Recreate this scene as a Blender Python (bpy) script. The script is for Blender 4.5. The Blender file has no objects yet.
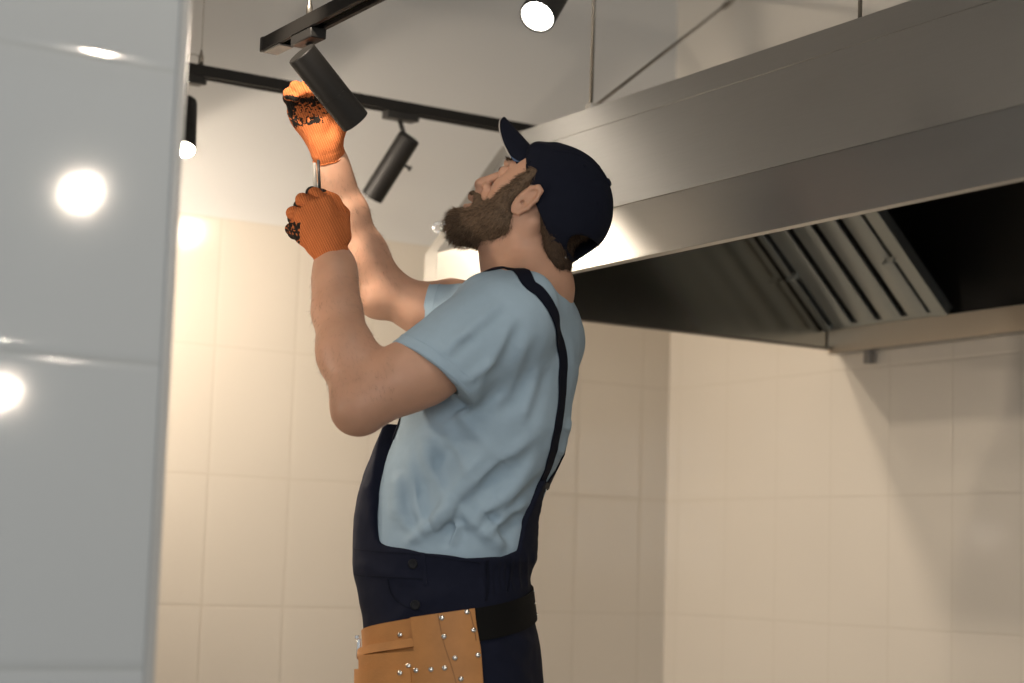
import bpy, bmesh, math, random
import numpy as np
from mathutils import Vector, Matrix, noise
from mathutils.bvhtree import BVHTree

random.seed(7)
RNG = np.random.default_rng(7)
scene = bpy.context.scene
COL = scene.collection

# ------------------------------------------------------------------ camera
W, H = 1024, 683
FPX = 1865.35                                   # focal length in pixels (65.6 mm on 36 mm)
CAM = np.array([0.0, 0.0, 1.1])
ROT = np.array([[0.84554647, -0.09095688, -0.52609695],
                [-0.53296723, -0.08551845, -0.84180314],
                [0.03157679, 0.99217611, -0.12078686]])
cam_data = bpy.data.cameras.new('camera')
cam_data.sensor_width = 36.0
cam_data.lens = FPX / W * 36.0
cam_data.dof.use_dof = True
cam_data.dof.focus_distance = 3.42
cam_data.dof.aperture_fstop = 2.6
cam = bpy.data.objects.new('camera', cam_data)
COL.objects.link(cam)
m = Matrix([list(r) for r in ROT]).to_4x4()
m.translation = Vector(CAM)
cam.matrix_world = m
scene.camera = cam

# ------------------------------------------------------------------ world and large lights
scene.view_settings.view_transform = 'Standard'
scene.view_settings.look = 'None'
scene.view_settings.gamma = 1.0
scene.view_settings.use_curve_mapping = False
scene.view_settings.exposure = 0.0
world = bpy.data.worlds.new('daylight')
scene.world = world
world.use_nodes = True
wb = world.node_tree.nodes['Background']
wb.inputs['Color'].default_value = (0.90, 0.95, 1.0, 1)
wb.inputs['Strength'].default_value = 0.42


def area_light(name, loc, target, size, size_y, power, color):
    d = bpy.data.lights.new(name, 'AREA')
    d.shape = 'RECTANGLE'
    d.size, d.size_y, d.energy, d.color = size, size_y, power, color
    o = bpy.data.objects.new(name, d)
    COL.objects.link(o)
    o.location = loc
    o.rotation_euler = (Vector(target) - Vector(loc)).to_track_quat('-Z', 'Y').to_euler()
    return o


def spot_light(name, loc, direction, power, color, angle=70, blend=0.6, radius=0.03):
    d = bpy.data.lights.new(name, 'SPOT')
    d.energy, d.color, d.spot_size, d.spot_blend = power, color, math.radians(angle), blend
    d.shadow_soft_size = radius
    o = bpy.data.objects.new(name, d)
    COL.objects.link(o)
    o.location = loc
    o.rotation_euler = Vector(direction).to_track_quat('-Z', 'Y').to_euler()
    return o


# daylight from the window side of the room, behind and left of the camera
area_light('window_daylight', (-1.6, -1.6, 1.9), (1.6, 3.0, 1.2), 2.2, 1.6, 72, (0.93, 0.98, 1.0))

# ------------------------------------------------------------------ pixel geometry helpers (the surveyed place)
def ray(x, y):
    return ROT @ np.array([x - W / 2, -(y - H / 2), -FPX])

def on_y(x, y, v):
    d = ray(x, y); return CAM + d * (v - CAM[1]) / d[1]

def on_x(x, y, v):
    d = ray(x, y); return CAM + d * (v - CAM[0]) / d[0]

def on_z(x, y, v):
    d = ray(x, y); return CAM + d * (v - CAM[2]) / d[2]

E1 = np.array([0.84596, -0.53323, 0.0]); E1 /= np.linalg.norm(E1)     # image right, horizontal
E2 = np.array([0.53323, 0.84596, 0.0]); E2 /= np.linalg.norm(E2)      # away from camera, horizontal
EZ = np.array([0.0, 0.0, 1.0])

def at(x, y, dist):
    d = ray(x, y); return CAM + d * dist / (E2 @ d)

# ------------------------------------------------------------------ object helpers
def link(name, mesh, material=None, parent=None, smooth=True):
    o = bpy.data.objects.new(name, mesh)
    COL.objects.link(o)
    if material is not None:
        mesh.materials.append(material)
    if parent is not None:
        o.parent = parent
    if smooth and mesh.polygons:
        mesh.polygons.foreach_set('use_smooth', [True] * len(mesh.polygons))
    return o

def empty(name, loc=(0, 0, 0), rz=0.0):
    o = bpy.data.objects.new(name, None)
    COL.objects.link(o)
    o.location = loc
    o.rotation_euler = (0, 0, rz)
    o.empty_display_size = 0.05
    return o

def tag(o, label=None, cat=None, group=None, kind=None):
    if label: o['label'] = label
    if cat: o['category'] = cat
    if group: o['group'] = group
    if kind: o['kind'] = kind
    return o

def struct(o):
    o['kind'] = 'structure'
    return o

class MB:
    """collects simple solids into one mesh; off is subtracted from every vertex"""
    def __init__(self, off=(0, 0, 0)):
        self.bm = bmesh.new()
        self.off = Vector(off)

    def v(self, p):
        return self.bm.verts.new(Vector(p) - self.off)

    def hexa(self, p):                        # 8 corners: bottom ring 0-3, top ring 4-7
        v = [self.v(q) for q in p]
        for f in ((3, 2, 1, 0), (4, 5, 6, 7), (0, 1, 5, 4), (1, 2, 6, 5), (2, 3, 7, 6), (3, 0, 4, 7)):
            self.bm.faces.new([v[i] for i in f])
        return self

    def box(self, lo, hi):
        (a, b, c), (d, e, f) = lo, hi
        return self.hexa([(a, b, c), (d, b, c), (d, e, c), (a, e, c), (a, b, f), (d, b, f), (d, e, f), (a, e, f)])

    def obox(self, c, ax, ay, az):            # oriented box: centre and three half vectors
        c, ax, ay, az = (Vector(q) for q in (c, ax, ay, az))
        return self.hexa([c - ax - ay - az, c + ax - ay - az, c + ax + ay - az, c - ax + ay - az,
                          c - ax - ay + az, c + ax - ay + az, c + ax + ay + az, c - ax + ay + az])

    def lathe(self, p0, p1, prof, n=32, cap0=True, cap1=True):
        """prof: list of (t, r) with t along p0->p1 in metres"""
        p0, p1 = Vector(p0), Vector(p1)
        d = (p1 - p0).normalized()
        u = d.orthogonal().normalized(); w = d.cross(u)
        rings = []
        for t, r in prof:
            rings.append([self.v(p0 + d * t + (u * math.cos(2 * math.pi * i / n) + w * math.sin(2 * math.pi * i / n)) * r) for i in range(n)])
        for a, b in zip(rings, rings[1:]):
            for i in range(n):
                j = (i + 1) % n
                self.bm.faces.new((a[i], a[j], b[j], b[i]))
        if cap0: self.bm.faces.new(list(reversed(rings[0])))
        if cap1: self.bm.faces.new(rings[-1])
        return self

    def rod(self, p0, p1, r, n=16):
        L = (Vector(p1) - Vector(p0)).length
        return self.lathe(p0, p1, [(0, r), (L, r)], n)

    def tube(self, pts, r, n=8):
        pts = [Vector(p) for p in pts]
        rr = r if isinstance(r, (list, tuple)) else [r] * len(pts)
        up = None; rings = []
        for i, p in enumerate(pts):
            d = (pts[min(i + 1, len(pts) - 1)] - pts[max(i - 1, 0)]).normalized()
            if up is None: up = d.orthogonal().normalized()
            u = (up - d * up.dot(d)).normalized(); w = d.cross(u); up = u
            rings.append([self.v(p + (u * math.cos(2 * math.pi * k / n) + w * math.sin(2 * math.pi * k / n)) * rr[i]) for k in range(n)])
        for a, b in zip(rings, rings[1:]):
            for i in range(n):
                j = (i + 1) % n
                self.bm.faces.new((a[i], a[j], b[j], b[i]))
        self.bm.faces.new(list(reversed(rings[0]))); self.bm.faces.new(rings[-1])
        return self

    def prism(self, poly, vec):
        a = [self.v(p) for p in poly]; b = [self.v(Vector(p) + Vector(vec)) for p in poly]
        n = len(a)
        self.bm.faces.new(list(reversed(a))); self.bm.faces.new(b)
        for i in range(n):
            j = (i + 1) % n
            self.bm.faces.new((a[i], a[j], b[j], b[i]))
        return self

    def build(self, name, material, parent=None, bevel=0.0, seg=2, smooth=False):
        bmesh.ops.recalc_face_normals(self.bm, faces=self.bm.faces)
        me = bpy.data.meshes.new(name)
        self.bm.to_mesh(me); self.bm.free()
        o = link(name, me, material, parent, smooth)
        if bevel:
            md = o.modifiers.new('bevel', 'BEVEL')
            md.width, md.segments, md.limit_method, md.angle_limit = bevel, seg, 'ANGLE', math.radians(35)
            md.harden_normals = False
        if not smooth:
            me.polygons.foreach_set('use_smooth', [True] * len(me.polygons))
            me.set_sharp_from_angle(angle=math.radians(35))
        return o

# ------------------------------------------------------------------ materials
def mat(name, color, rough=0.5, metal=0.0, **kw):
    m = bpy.data.materials.new(name)
    m.use_nodes = True
    b = m.node_tree.nodes['Principled BSDF']
    b.inputs['Base Color'].default_value = (*color, 1)
    b.inputs['Roughness'].default_value = rough
    b.inputs['Metallic'].default_value = metal
    for k, v in kw.items():
        b.inputs[k.replace('_', ' ')].default_value = v
    return m

def nodes(m):
    nt = m.node_tree
    return nt, nt.nodes['Principled BSDF']

def N(nt, typ, **kw):
    n = nt.nodes.new(typ)
    for k, v in kw.items():
        setattr(n, k, v)
    return n

def math_node(nt, op, a, b=None, c=None):
    n = nt.nodes.new('ShaderNodeMath'); n.operation = op
    for i, x in enumerate((a, b, c)):
        if x is None: continue
        if isinstance(x, (int, float)): n.inputs[i].default_value = x
        else: nt.links.new(x, n.inputs[i])
    return n.outputs[0]

def noisy(m, scale, amount, bump=0.0, detail=4, bump_scale=None, stretch=None, dist=0.002):
    """mottles the base colour a little and adds a fine bump"""
    nt, b = nodes(m)
    tc = N(nt, 'ShaderNodeTexCoord')
    vec = tc.outputs['Object']
    if stretch:
        mp_ = N(nt, 'ShaderNodeMapping'); mp_.inputs['Scale'].default_value = stretch
        nt.links.new(vec, mp_.inputs[0]); vec = mp_.outputs[0]
    t = N(nt, 'ShaderNodeTexNoise'); t.inputs['Scale'].default_value = scale; t.inputs['Detail'].default_value = detail
    nt.links.new(vec, t.inputs['Vector'])
    c = b.inputs['Base Color'].default_value[:]
    mx = N(nt, 'ShaderNodeMix', data_type='RGBA')
    mx.inputs['A'].default_value = [max(0, q * (1 - amount)) for q in c[:3]] + [1]
    mx.inputs['B'].default_value = [min(1, q * (1 + amount)) for q in c[:3]] + [1]
    nt.links.new(t.outputs['Fac'], mx.inputs['Factor'])
    nt.links.new(mx.outputs['Result'], b.inputs['Base Color'])
    if bump:
        t2 = t
        if bump_scale:
            t2 = N(nt, 'ShaderNodeTexNoise'); t2.inputs['Scale'].default_value = bump_scale; t2.inputs['Detail'].default_value = 3
            nt.links.new(vec, t2.inputs['Vector'])
        bp = N(nt, 'ShaderNodeBump'); bp.inputs['Strength'].default_value = bump; bp.inputs['Distance'].default_value = dist
        nt.links.new(t2.outputs['Fac'], bp.inputs['Height']); nt.links.new(bp.outputs[0], b.inputs['Normal'])
    return m

def tile_mat(name, axis, u0, wu, z0, hz, top=None, color=(0.64, 0.58, 0.50), grout=(0.54, 0.48, 0.40), paint=(0.60, 0.585, 0.56), rough=0.08, g=0.0022):
    """glazed tiles laid in straight courses; above z = top the wall is plain paint"""
    m = mat(name, color, rough)
    nt, b = nodes(m)
    ge = N(nt, 'ShaderNodeNewGeometry')
    sp = N(nt, 'ShaderNodeSeparateXYZ'); nt.links.new(ge.outputs['Position'], sp.inputs[0])
    u, z = sp.outputs[axis], sp.outputs['Z']
    def joint(c, o, w):
        f = math_node(nt, 'FRACT', math_node(nt, 'DIVIDE', math_node(nt, 'SUBTRACT', c, o), w))
        return math_node(nt, 'MULTIPLY', math_node(nt, 'SUBTRACT', 0.5, math_node(nt, 'ABSOLUTE', math_node(nt, 'SUBTRACT', f, 0.5))), w)
    d = math_node(nt, 'MINIMUM', joint(u, u0, wu), joint(z, z0, hz))          # metres to the nearest joint
    def smooth(c, lo, hi):
        r = N(nt, 'ShaderNodeMapRange', interpolation_type='SMOOTHSTEP')
        nt.links.new(c, r.inputs[0]); r.inputs[1].default_value = lo; r.inputs[2].default_value = hi
        return r.outputs[0]
    face = smooth(d, g * 0.5, g * 1.1)
    height = smooth(d, g * 0.4, g * 3.0)
    if top is not None:
        is_paint = math_node(nt, 'GREATER_THAN', z, top)
        face = math_node(nt, 'MAXIMUM', face, is_paint)
        height = math_node(nt, 'MAXIMUM', height, is_paint)
    t = N(nt, 'ShaderNodeTexNoise'); t.inputs['Scale'].default_value = 1.7
    nt.links.new(ge.outputs['Position'], t.inputs['Vector'])
    tint = N(nt, 'ShaderNodeMix', data_type='RGBA')
    tint.inputs['A'].default_value = (*[q * 0.95 for q in color], 1); tint.inputs['B'].default_value = (*[min(1, q * 1.05) for q in color], 1)
    nt.links.new(t.outputs['Fac'], tint.inputs['Factor'])
    mx = N(nt, 'ShaderNodeMix', data_type='RGBA'); mx.inputs['A'].default_value = (*grout, 1)
    nt.links.new(tint.outputs['Result'], mx.inputs['B']); nt.links.new(face, mx.inputs['Factor'])
    out = mx.outputs['Result']
    rg = math_node(nt, 'SUBTRACT', 0.75, math_node(nt, 'MULTIPLY', face, 0.75 - rough))
    if top is not None:
        m2 = N(nt, 'ShaderNodeMix', data_type='RGBA'); m2.inputs['B'].default_value = (*paint, 1)
        nt.links.new(out, m2.inputs['A']); nt.links.new(is_paint, m2.inputs['Factor']); out = m2.outputs['Result']
        rg = math_node(nt, 'MAXIMUM', rg, math_node(nt, 'MULTIPLY', is_paint, 0.55))
    nt.links.new(out, b.inputs['Base Color'])
    nt.links.new(rg, b.inputs['Roughness'])
    wav = N(nt, 'ShaderNodeTexNoise'); wav.inputs['Scale'].default_value = 6; wav.inputs['Detail'].default_value = 1
    nt.links.new(ge.outputs['Position'], wav.inputs['Vector'])
    hh = math_node(nt, 'ADD', height, math_node(nt, 'MULTIPLY', wav.outputs['Fac'], 0.35))
    bp = N(nt, 'ShaderNodeBump'); bp.inputs['Strength'].default_value = 0.35; bp.inputs['Distance'].default_value = 0.0015
    nt.links.new(hh, bp.inputs['Height']); nt.links.new(bp.outputs[0], b.inputs['Normal'])
    return m

def emit(name, color, strength):
    m = bpy.data.materials.new(name); m.use_nodes = True
    nt, b = nodes(m)
    b.inputs['Base Color'].default_value = (0.9, 0.9, 0.9, 1)
    b.inputs['Emission Color'].default_value = (*color, 1)
    b.inputs['Emission Strength'].default_value = strength
    return m

def steel(name, color=(0.55, 0.54, 0.52), rough=0.3, stretch=(40, 2, 40), aniso=0.0):
    m = mat(name, color, rough, 1.0)
    nt, b = nodes(m)
    tc = N(nt, 'ShaderNodeTexCoord'); mp_ = N(nt, 'ShaderNodeMapping'); mp_.inputs['Scale'].default_value = stretch
    nt.links.new(tc.outputs['Object'], mp_.inputs[0])
    t = N(nt, 'ShaderNodeTexNoise'); t.inputs['Scale'].default_value = 6; t.inputs['Detail'].default_value = 5
    nt.links.new(mp_.outputs[0], t.inputs['Vector'])
    r = N(nt, 'ShaderNodeMapRange'); nt.links.new(t.outputs['Fac'], r.inputs[0])
    r.inputs[3].default_value = rough * 0.8; r.inputs[4].default_value = rough * 1.25
    nt.links.new(r.outputs[0], b.inputs['Roughness'])
    bp = N(nt, 'ShaderNodeBump'); bp.inputs['Strength'].default_value = 0.05; bp.inputs['Distance'].default_value = 0.001
    nt.links.new(t.outputs['Fac'], bp.inputs['Height']); nt.links.new(bp.outputs[0], b.inputs['Normal'])
    return m

# ------------------------------------------------------------------ room numbers
XR, YL = 3.3412, 4.452                # right wall plane, left wall plane
TZ0, TH = 1.9796, 0.3327              # tile courses
CEIL = 3.05
WARM = (1.0, 0.86, 0.70)

M_wl = tile_mat('left_wall_tiles', 'X', 1.8826, 0.2270, TZ0, TH, top=TZ0)
M_wr = tile_mat('right_wall_tiles', 'Y', 3.7373, 0.2205, TZ0, TH, top=TZ0, paint=(0.58, 0.54, 0.48))
M_wp = tile_mat('partition_tiles', 'X', 0.845, 0.9, 1.3342, 0.3664, color=(0.42, 0.43, 0.428), grout=(0.35, 0.36, 0.355), rough=0.06, g=0.004)
M_added_door = noisy(mat('added_door_paint', (0.05, 0.043, 0.036), 0.5), 4, 0.1)
M_ceil = noisy(mat('ceiling_paint', (0.42, 0.42, 0.42), 0.8), 3, 0.05)
M_floor = noisy(mat('floor_tiles', (0.30, 0.28, 0.26), 0.4), 2, 0.1)
M_black = mat('black_powder_coat', (0.012, 0.011, 0.010), 0.5, Specular_IOR_Level=0.22)
noisy(M_black, 300, 0.15, 0.05)
M_blackplastic = mat('black_plastic', (0.02, 0.019, 0.018), 0.4, Specular_IOR_Level=0.25)
M_greyplastic = mat('grey_plastic_slot', (0.22, 0.20, 0.18), 0.4)
M_copper = mat('slot_conductor', (0.45, 0.40, 0.33), 0.3, 1.0)
M_wire = mat('steel_wire', (0.30, 0.27, 0.23), 0.4, 1.0)
M_lens = emit('lit_lamp_lens', (1.0, 0.93, 0.80), 22)
M_lens_off = mat('unlit_lamp_lens', (0.30, 0.30, 0.30), 0.15)
M_steel = steel('brushed_steel', (0.43, 0.42, 0.395), 0.36)
nodes(M_steel)[1].inputs['Metallic'].default_value = 0.96
M_steel_in = steel('polished_steel_inside', (0.50, 0.46, 0.39), 0.2)
M_gutter = steel('gutter_steel', (0.72, 0.64, 0.54), 0.42)
M_filter = steel('filter_steel', (0.46, 0.49, 0.48), 0.42, (40, 40, 2))
M_dark = mat('near_black_plenum', (0.012, 0.010, 0.008), 0.6)  # near-black, for the hood's inner back and the filter slot backing
M_chrome = mat('chrome', (0.75, 0.73, 0.70), 0.12, 1.0)

# ------------------------------------------------------------------ room shell
struct(MB().box((-3.0, YL, -0.1), (XR + 0.12, YL + 0.12, CEIL + 0.1)).build('wall_left', M_wl))
struct(MB().box((XR, -3.0, -0.1), (XR + 0.12, YL, CEIL + 0.1)).build('wall_right', M_wr))
struct(MB().box((-3.0, -3.0, -0.1), (XR, YL, 0.0)).build('floor', M_floor))
struct(MB().box((-3.0, -3.0, CEIL), (XR, YL, CEIL + 0.1)).build('ceiling', M_ceil))
struct(MB().box((-3.0, 2.15, 0.0), (0.846, 2.30, CEIL)).build('wall_partition', M_wp, bevel=0.004))
M_trim = mat('white_edge_trim', (0.36, 0.35, 0.33), 0.3)
struct(MB().box((0.838, 2.146, 0.0), (0.852, 2.304, CEIL)).build('trim_1', M_trim, bevel=0.003))

# unseen dark doorway added in the left wall for the hood to reflect
dr = MB().box((-0.35, YL - 0.03, 0.0), (0.98, YL + 0.01, 2.6)).build('added_door_1', M_added_door, bevel=0.004)
struct(dr)
MB().rod((0.86, YL - 0.03, 1.0), (0.86, YL - 0.07, 1.0), 0.009).rod((0.87, YL - 0.07, 1.0), (0.74, YL - 0.07, 1.0), 0.009).build('added_door_handle', M_chrome, dr)

# ------------------------------------------------------------------ track rails
def rail(name, p0, p1, w, h, label, wires, loop_side=0.0):
    """a lighting track from p0 to p1 (centre of the underside), hung on wires from the ceiling"""
    p0, p1 = Vector(p0), Vector(p1)
    d = (p1 - p0).normalized(); s = Vector((0, 0, 1)).cross(d).normalized(); up = Vector((0, 0, 1))
    L = (p1 - p0).length
    c = (p0 + p1) / 2
    root = empty(name, c)
    tag(root, label, 'lighting track', 'black lighting tracks')
    # channel section, open downwards
    t = 0.004
    sec = [(-w / 2, 0), (-w / 2, h), (w / 2, h), (w / 2, 0), (w / 2 - t * 2.2, 0), (w / 2 - t * 2.2, 0.005), (w / 2 - t, 0.005), (w / 2 - t, h - t),
           (-w / 2 + t, h - t), (-w / 2 + t, 0.005), (-w / 2 + t * 2.2, 0.005), (-w / 2 + t * 2.2, 0)]
    MB(c).prism([p0 + s * a + up * b for a, b in sec], d * L).build('track_channel', M_black, root, bevel=0.0006)
    MB(c).obox(c + up * (h - t - 0.003), d * (L / 2 - 0.01), s * (w / 2 - t), up * 0.002).build('slot_base', M_blackplastic, root)
    for q in (-1, 1):
        MB(c).obox(c + s * q * (w / 2 - t - 0.002) + up * h * 0.45, d * (L / 2 - 0.03), s * 0.0012, up * 0.0012).build('conductor', M_copper, root)
    for p, q in ((p0, -1), (p1, 1)):
        MB(c).obox(p + d * q * 0.004 + up * h / 2, d * 0.006, s * (w / 2 + 0.001), up * (h / 2 + 0.001)).build('end_cap', M_blackplastic, root, bevel=0.001)
    for wp in wires:
        wp = Vector(wp)
        MB(c).rod(wp + up * h, Vector((wp.x, wp.y, CEIL)), 0.0011, 6).build('suspension_wire', M_wire, root)
        MB(c).lathe(wp + up * h, wp + up * (h + 0.04), [(0, 0.006), (0.022, 0.006), (0.034, 0.003), (0.04, 0.002)], 14).build('wire_gripper', M_wire, root, smooth=True)
        if loop_side:
            a = [wp + up * (h + 0.004) + d * loop_side * (0.018 + 0.018 * math.cos(k)) + up * (0.010 + 0.012 * math.sin(k)) for k in np.linspace(0, 2 * math.pi, 18)[:-1]]
            MB(c).tube(a + [a[0]], 0.0012, 6).build('wire_loop', M_wire, root)
    return root

Z2 = on_y(262, 86, 3.95)[2]
r2a = on_y(180, 70, 3.95)
RAIL2_X0, RAIL2_X1 = -0.4, 2.62
rail('track_rail', (RAIL2_X0, 3.95, Z2 - 0.006), (RAIL2_X1, 3.95, Z2 - 0.006), 0.036, 0.026,
     'long black lighting track crossing behind the man towards the steel hood',
     [(on_y(201, 60, 3.95)[0], 3.95, Z2 - 0.006)], -1)
P1a = at(265, 51, 3.42)
P1b = on_z(372, -6, P1a[2]) if False else None
Z1 = P1a[2]
X1 = P1a[0] + 0.012
near_rail = rail('track_rail', (X1, P1a[1], Z1), (X1, P1a[1] - 1.7, Z1), 0.036, 0.026,
     'short black lighting track above the gloved hand, its underside slot visible',
     [(X1, at(318, 20, 3.3)[1], Z1)], 0)

def feed(root, p, d):
    c = Vector(root.location)
    MB(c).obox(Vector(p) + Vector(d) * 0.035 - Vector((0, 0, 0.002)), Vector(d) * 0.033, Vector((0.0145, 0, 0)), (0, 0, 0.002)).build('feed_plate', M_greyplastic, root, bevel=0.001)

# ------------------------------------------------------------------ track spotlights
def spotlight(base, top, bottom, dia, label, lit=False, hinge=None, knob=None, d=Vector((1, 0, 0)), power=0, angle=80, name='track_spotlight', color=WARM, blend=0.7, beam=None):
    """base: point on the track underside; top, bottom: the axis of the tube; hinge: where the stem meets the tube"""
    base, top, bottom = Vector(base), Vector(top), Vector(bottom)
    ax = (bottom - top).normalized(); L = (bottom - top).length; r = dia / 2
    root = empty(name, base)
    tag(root, label, 'spotlight', 'cylindrical track spotlights')
    d = Vector(d); s = Vector((0, 0, 1)).cross(d).normalized(); up = Vector((0, 0, 1))
    MB(base).obox(base - up * 0.009, d * 0.042, s * 0.016, up * 0.010).build('track_adapter', M_blackplastic, root, bevel=0.0025)
    MB(base).obox(base - up * 0.011 + d * 0.044, d * 0.007, s * 0.008, up * 0.005).build('lock_lever', M_blackplastic, root, bevel=0.0015)
    hinge = Vector(hinge) if hinge is not None else top + ax * L * 0.25 + up * r * 0.6
    h0 = base - up * 0.018
    MB(base).tube([h0, h0 * 0.5 + hinge * 0.5, hinge], 0.006, 12).build('stem', M_black, root, smooth=True)
    MB(base).lathe(top, bottom, [(0, r * 0.92), (0.0015, r * 0.985), (0.004, r), (L * 0.60, r), (L * 0.602, r * 0.985), (L * 0.61, r * 0.985), (L * 0.612, r),
                                 (L - 0.001, r), (L, r * 0.97), (L, r * 0.90), (L - 0.012, r * 0.86)], 48, True, False).build('lamp_tube', M_black, root)
    MB(base).lathe(bottom - ax * 0.006, bottom - ax * 0.003, [(0, r * 0.88), (0.003, r * 0.88)], 40).build('lens', M_lens if lit else M_lens_off, root)
    if knob is not None:
        kp = Vector(knob); kd = (kp - (top + ax * (kp - top).dot(ax))).normalized()
        MB(base).lathe(kp - kd * 0.012, kp + kd * 0.006, [(0, 0.004), (0.012, 0.004), (0.012, 0.0065), (0.018, 0.0065)], 16).build('tilt_knob', M_blackplastic, root)
    if power:
        sl = spot_light('lamp_light', bottom + ax * 0.004, beam or ax, power, color, angle, blend)
        sl.parent = root; sl.location = bottom + ax * 0.004 - base
    return root

D2 = 3.95
feed(near_rail, (X1, P1a[1], Z1), (0, -1, 0))
# the lamp being worked on
LT = at(301, 53, 3.235); LB = at(355.5, 122, 3.305)
LT, LB = Vector(LT), Vector(LB)
base1 = Vector((X1, at(318, 34, 3.30)[1], Z1))
spotlight(base1, LT, LB, 0.0560, 'unlit black tube spotlight held by the orange glove', hinge=Vector(at(318, 55, 3.30)), d=(0, 1, 0))
# the other unlit lamp behind
b2 = Vector(on_y(400, 113, D2)); b2.z = Z2 - 0.006
spotlight(b2, on_y(409.5, 137, D2 - 0.04), on_y(372, 197, D2 + 0.055), 0.0560, 'unlit black tube spotlight hanging between the raised arm and the cap',
          hinge=Vector(on_y(406, 142, D2)), knob=on_y(409, 168, D2 - 0.02))
# lit lamp at the partition edge
b3 = Vector(on_y(185, 80, D2)); b3.z = Z2 - 0.006
spotlight(b3, on_y(185, 103, D2 + 0.02), on_y(183.5, 150, D2 - 0.06), 0.0560, 'lit black spotlight half hidden by the edge of the pale partition', lit=True, power=60, angle=160, blend=0.10, beam=(0.60, 0.30, -0.74))
# two unseen lamps added on the same track to light the walls
for x_, pw_, ax_, an_ in ((0.75, 24, (0.50, 0.35, -0.75), 148), (0.05, 100, (0.45, 0.45, -0.77), 148)):
    p_ = Vector((x_, D2, Z2 - 0.006)); t_ = p_ + Vector((0.0, 0, -0.05)); ax_ = Vector(ax_).normalized()
    spotlight(p_, t_, t_ + ax_ * 0.16, 0.056, 'added unseen spotlight behind the pale partition, %s the partition edge' % ('nearer' if x_ > 0.5 else 'farther from'), lit=True, power=pw_, angle=an_, blend=0.25, hinge=t_ + ax_ * 0.03)
# lit lamp near the top edge
LITB = at(537, 17, 2.85)
b4 = LITB + E1 * 0.060 + np.array([0, 0, 0.16])
rz = b4[2] + 0.0
spotlight(b4, at(566, -32, 2.95), LITB, 0.0580, 'lit spotlight at the top edge above the cap', lit=True, power=50, angle=90, hinge=at(562, -36, 2.95), d=(1, 0, 0))
rail('track_rail', (X1 + 0.03, b4[1], b4[2]), (2.08, b4[1], b4[2]), 0.036, 0.026, 'black lighting track carrying the lit spotlight above the cap',
     [(1.9, b4[1], b4[2])], 0)
# ------------------------------------------------------------------ extractor hood
HX, HE, HB, HL = 2.078, 3.7115, 1.703, 1.8128       # front plane, far end, bottom, top of the front lip
HTX, HTZ, HN = 2.300, 2.130, 0.30                   # top edge of the sloped front, near end
hc = Vector(((HX + XR) / 2, (HE + HN) / 2, HB))
hood = empty('extractor_hood', hc)
tag(hood, 'long stainless steel extractor hood on the right wall above the tiles', 'extractor hood')
T = 0.004
def slab(poly_xz, y0, y1, name, material, bevel=0.0008):
    return MB(hc).prism([(x, y0, z) for x, z in poly_xz], (0, y1 - y0, 0)).build(name, material, hood, bevel=bevel)
nx, nz = (HTZ - HL), -(HTX - HX)                    # inward normal of the sloped plate
q = math.hypot(nx, nz); nx, nz = nx / q * T, nz / q * T
# the plate has a fine seam below its top edge: two sheets with a hairline between
fs = 0.775
sx, sz = HX + (HTX - HX) * fs, HL + (HTZ - HL) * fs
slab([(HX, HL), (sx, sz), (sx + nx, sz + nz), (HX + nx, HL + nz)], HN, HE, 'sloped_panel', M_steel)
g = 0.0022
dx, dz = (HTX - HX) / q * g, (HTZ - HL) / q * g
slab([(sx + dx, sz + dz), (HTX, HTZ), (HTX + nx, HTZ + nz), (sx + dx + nx, sz + dz + nz)], HN, HE, 'upper_panel', M_steel)
slab([(HX + T, HB), (HX + T, HL - 0.002), (HX, HL - 0.002), (HX, HB)], HN, HE, 'front_lip', M_steel)
slab([(HX - 0.003, HB - 0.003), (HX + 0.018, HB - 0.003), (HX + 0.018, HB), (HX - 0.003, HB)], HN, HE, 'bottom_flange', M_steel)
slab([(HTX, HTZ), (XR - 0.002, HTZ), (XR - 0.002, HTZ - T), (HTX, HTZ - T)], HN, HE, 'top_panel', M_steel)
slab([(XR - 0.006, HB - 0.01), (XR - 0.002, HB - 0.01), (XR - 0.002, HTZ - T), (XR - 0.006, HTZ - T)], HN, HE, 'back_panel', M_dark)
prof = [(HX, HB), (XR - 0.002, HB), (XR - 0.002, HTZ), (HTX, HTZ), (HX, HL)]
slab(prof, HE, HE + T, 'end_panel', M_steel_in)
slab(prof, HN - T, HN, 'end_panel', M_steel_in)
slab([(HX + 0.01, HB - 0.003), (XR - 0.004, HB - 0.003), (XR - 0.004, HB), (HX + 0.01, HB)], HE - 0.026, HE + T, 'end_dark_strip', steel('darkened_strip_steel', (0.10, 0.09, 0.08), 0.5))  # added strip, coloured dark to hide a pale wall reflection
# dull folded strip that closes the far front corner
e = 0.0012
slab([(HX - e, HB), (HX - e, HL), (HTX - e, HTZ), (HTX + 0.001, HTZ + .001), (HX + 0.001, HL), (HX + 0.001, HB)], HE - 0.052, HE + T, 'corner_strip', steel('dull_strip_steel', (0.36, 0.34, 0.31), 0.4))
# grease gutter on the wall side and its drain
GX = XR - 0.040
slab([(GX, 1.690), (GX, 1.752), (GX + 0.003, 1.752), (GX + 0.003, 1.690)], HN, HE - 0.004, 'grease_gutter', M_gutter)
slab([(GX, 1.687), (XR - 0.003, 1.687), (XR - 0.003, 1.690), (GX, 1.690)], HN, HE - 0.004, 'gutter_base', M_steel)
dp = on_x(868.5, 352, XR - 0.022)
MB(hc).box((XR - 0.030, dp[1] - 0.011, dp[2] - 0.030), (XR - 0.010, dp[1] + 0.011, 1.688)).build('drain_spout', M_greyplastic, hood, bevel=0.002)
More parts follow.
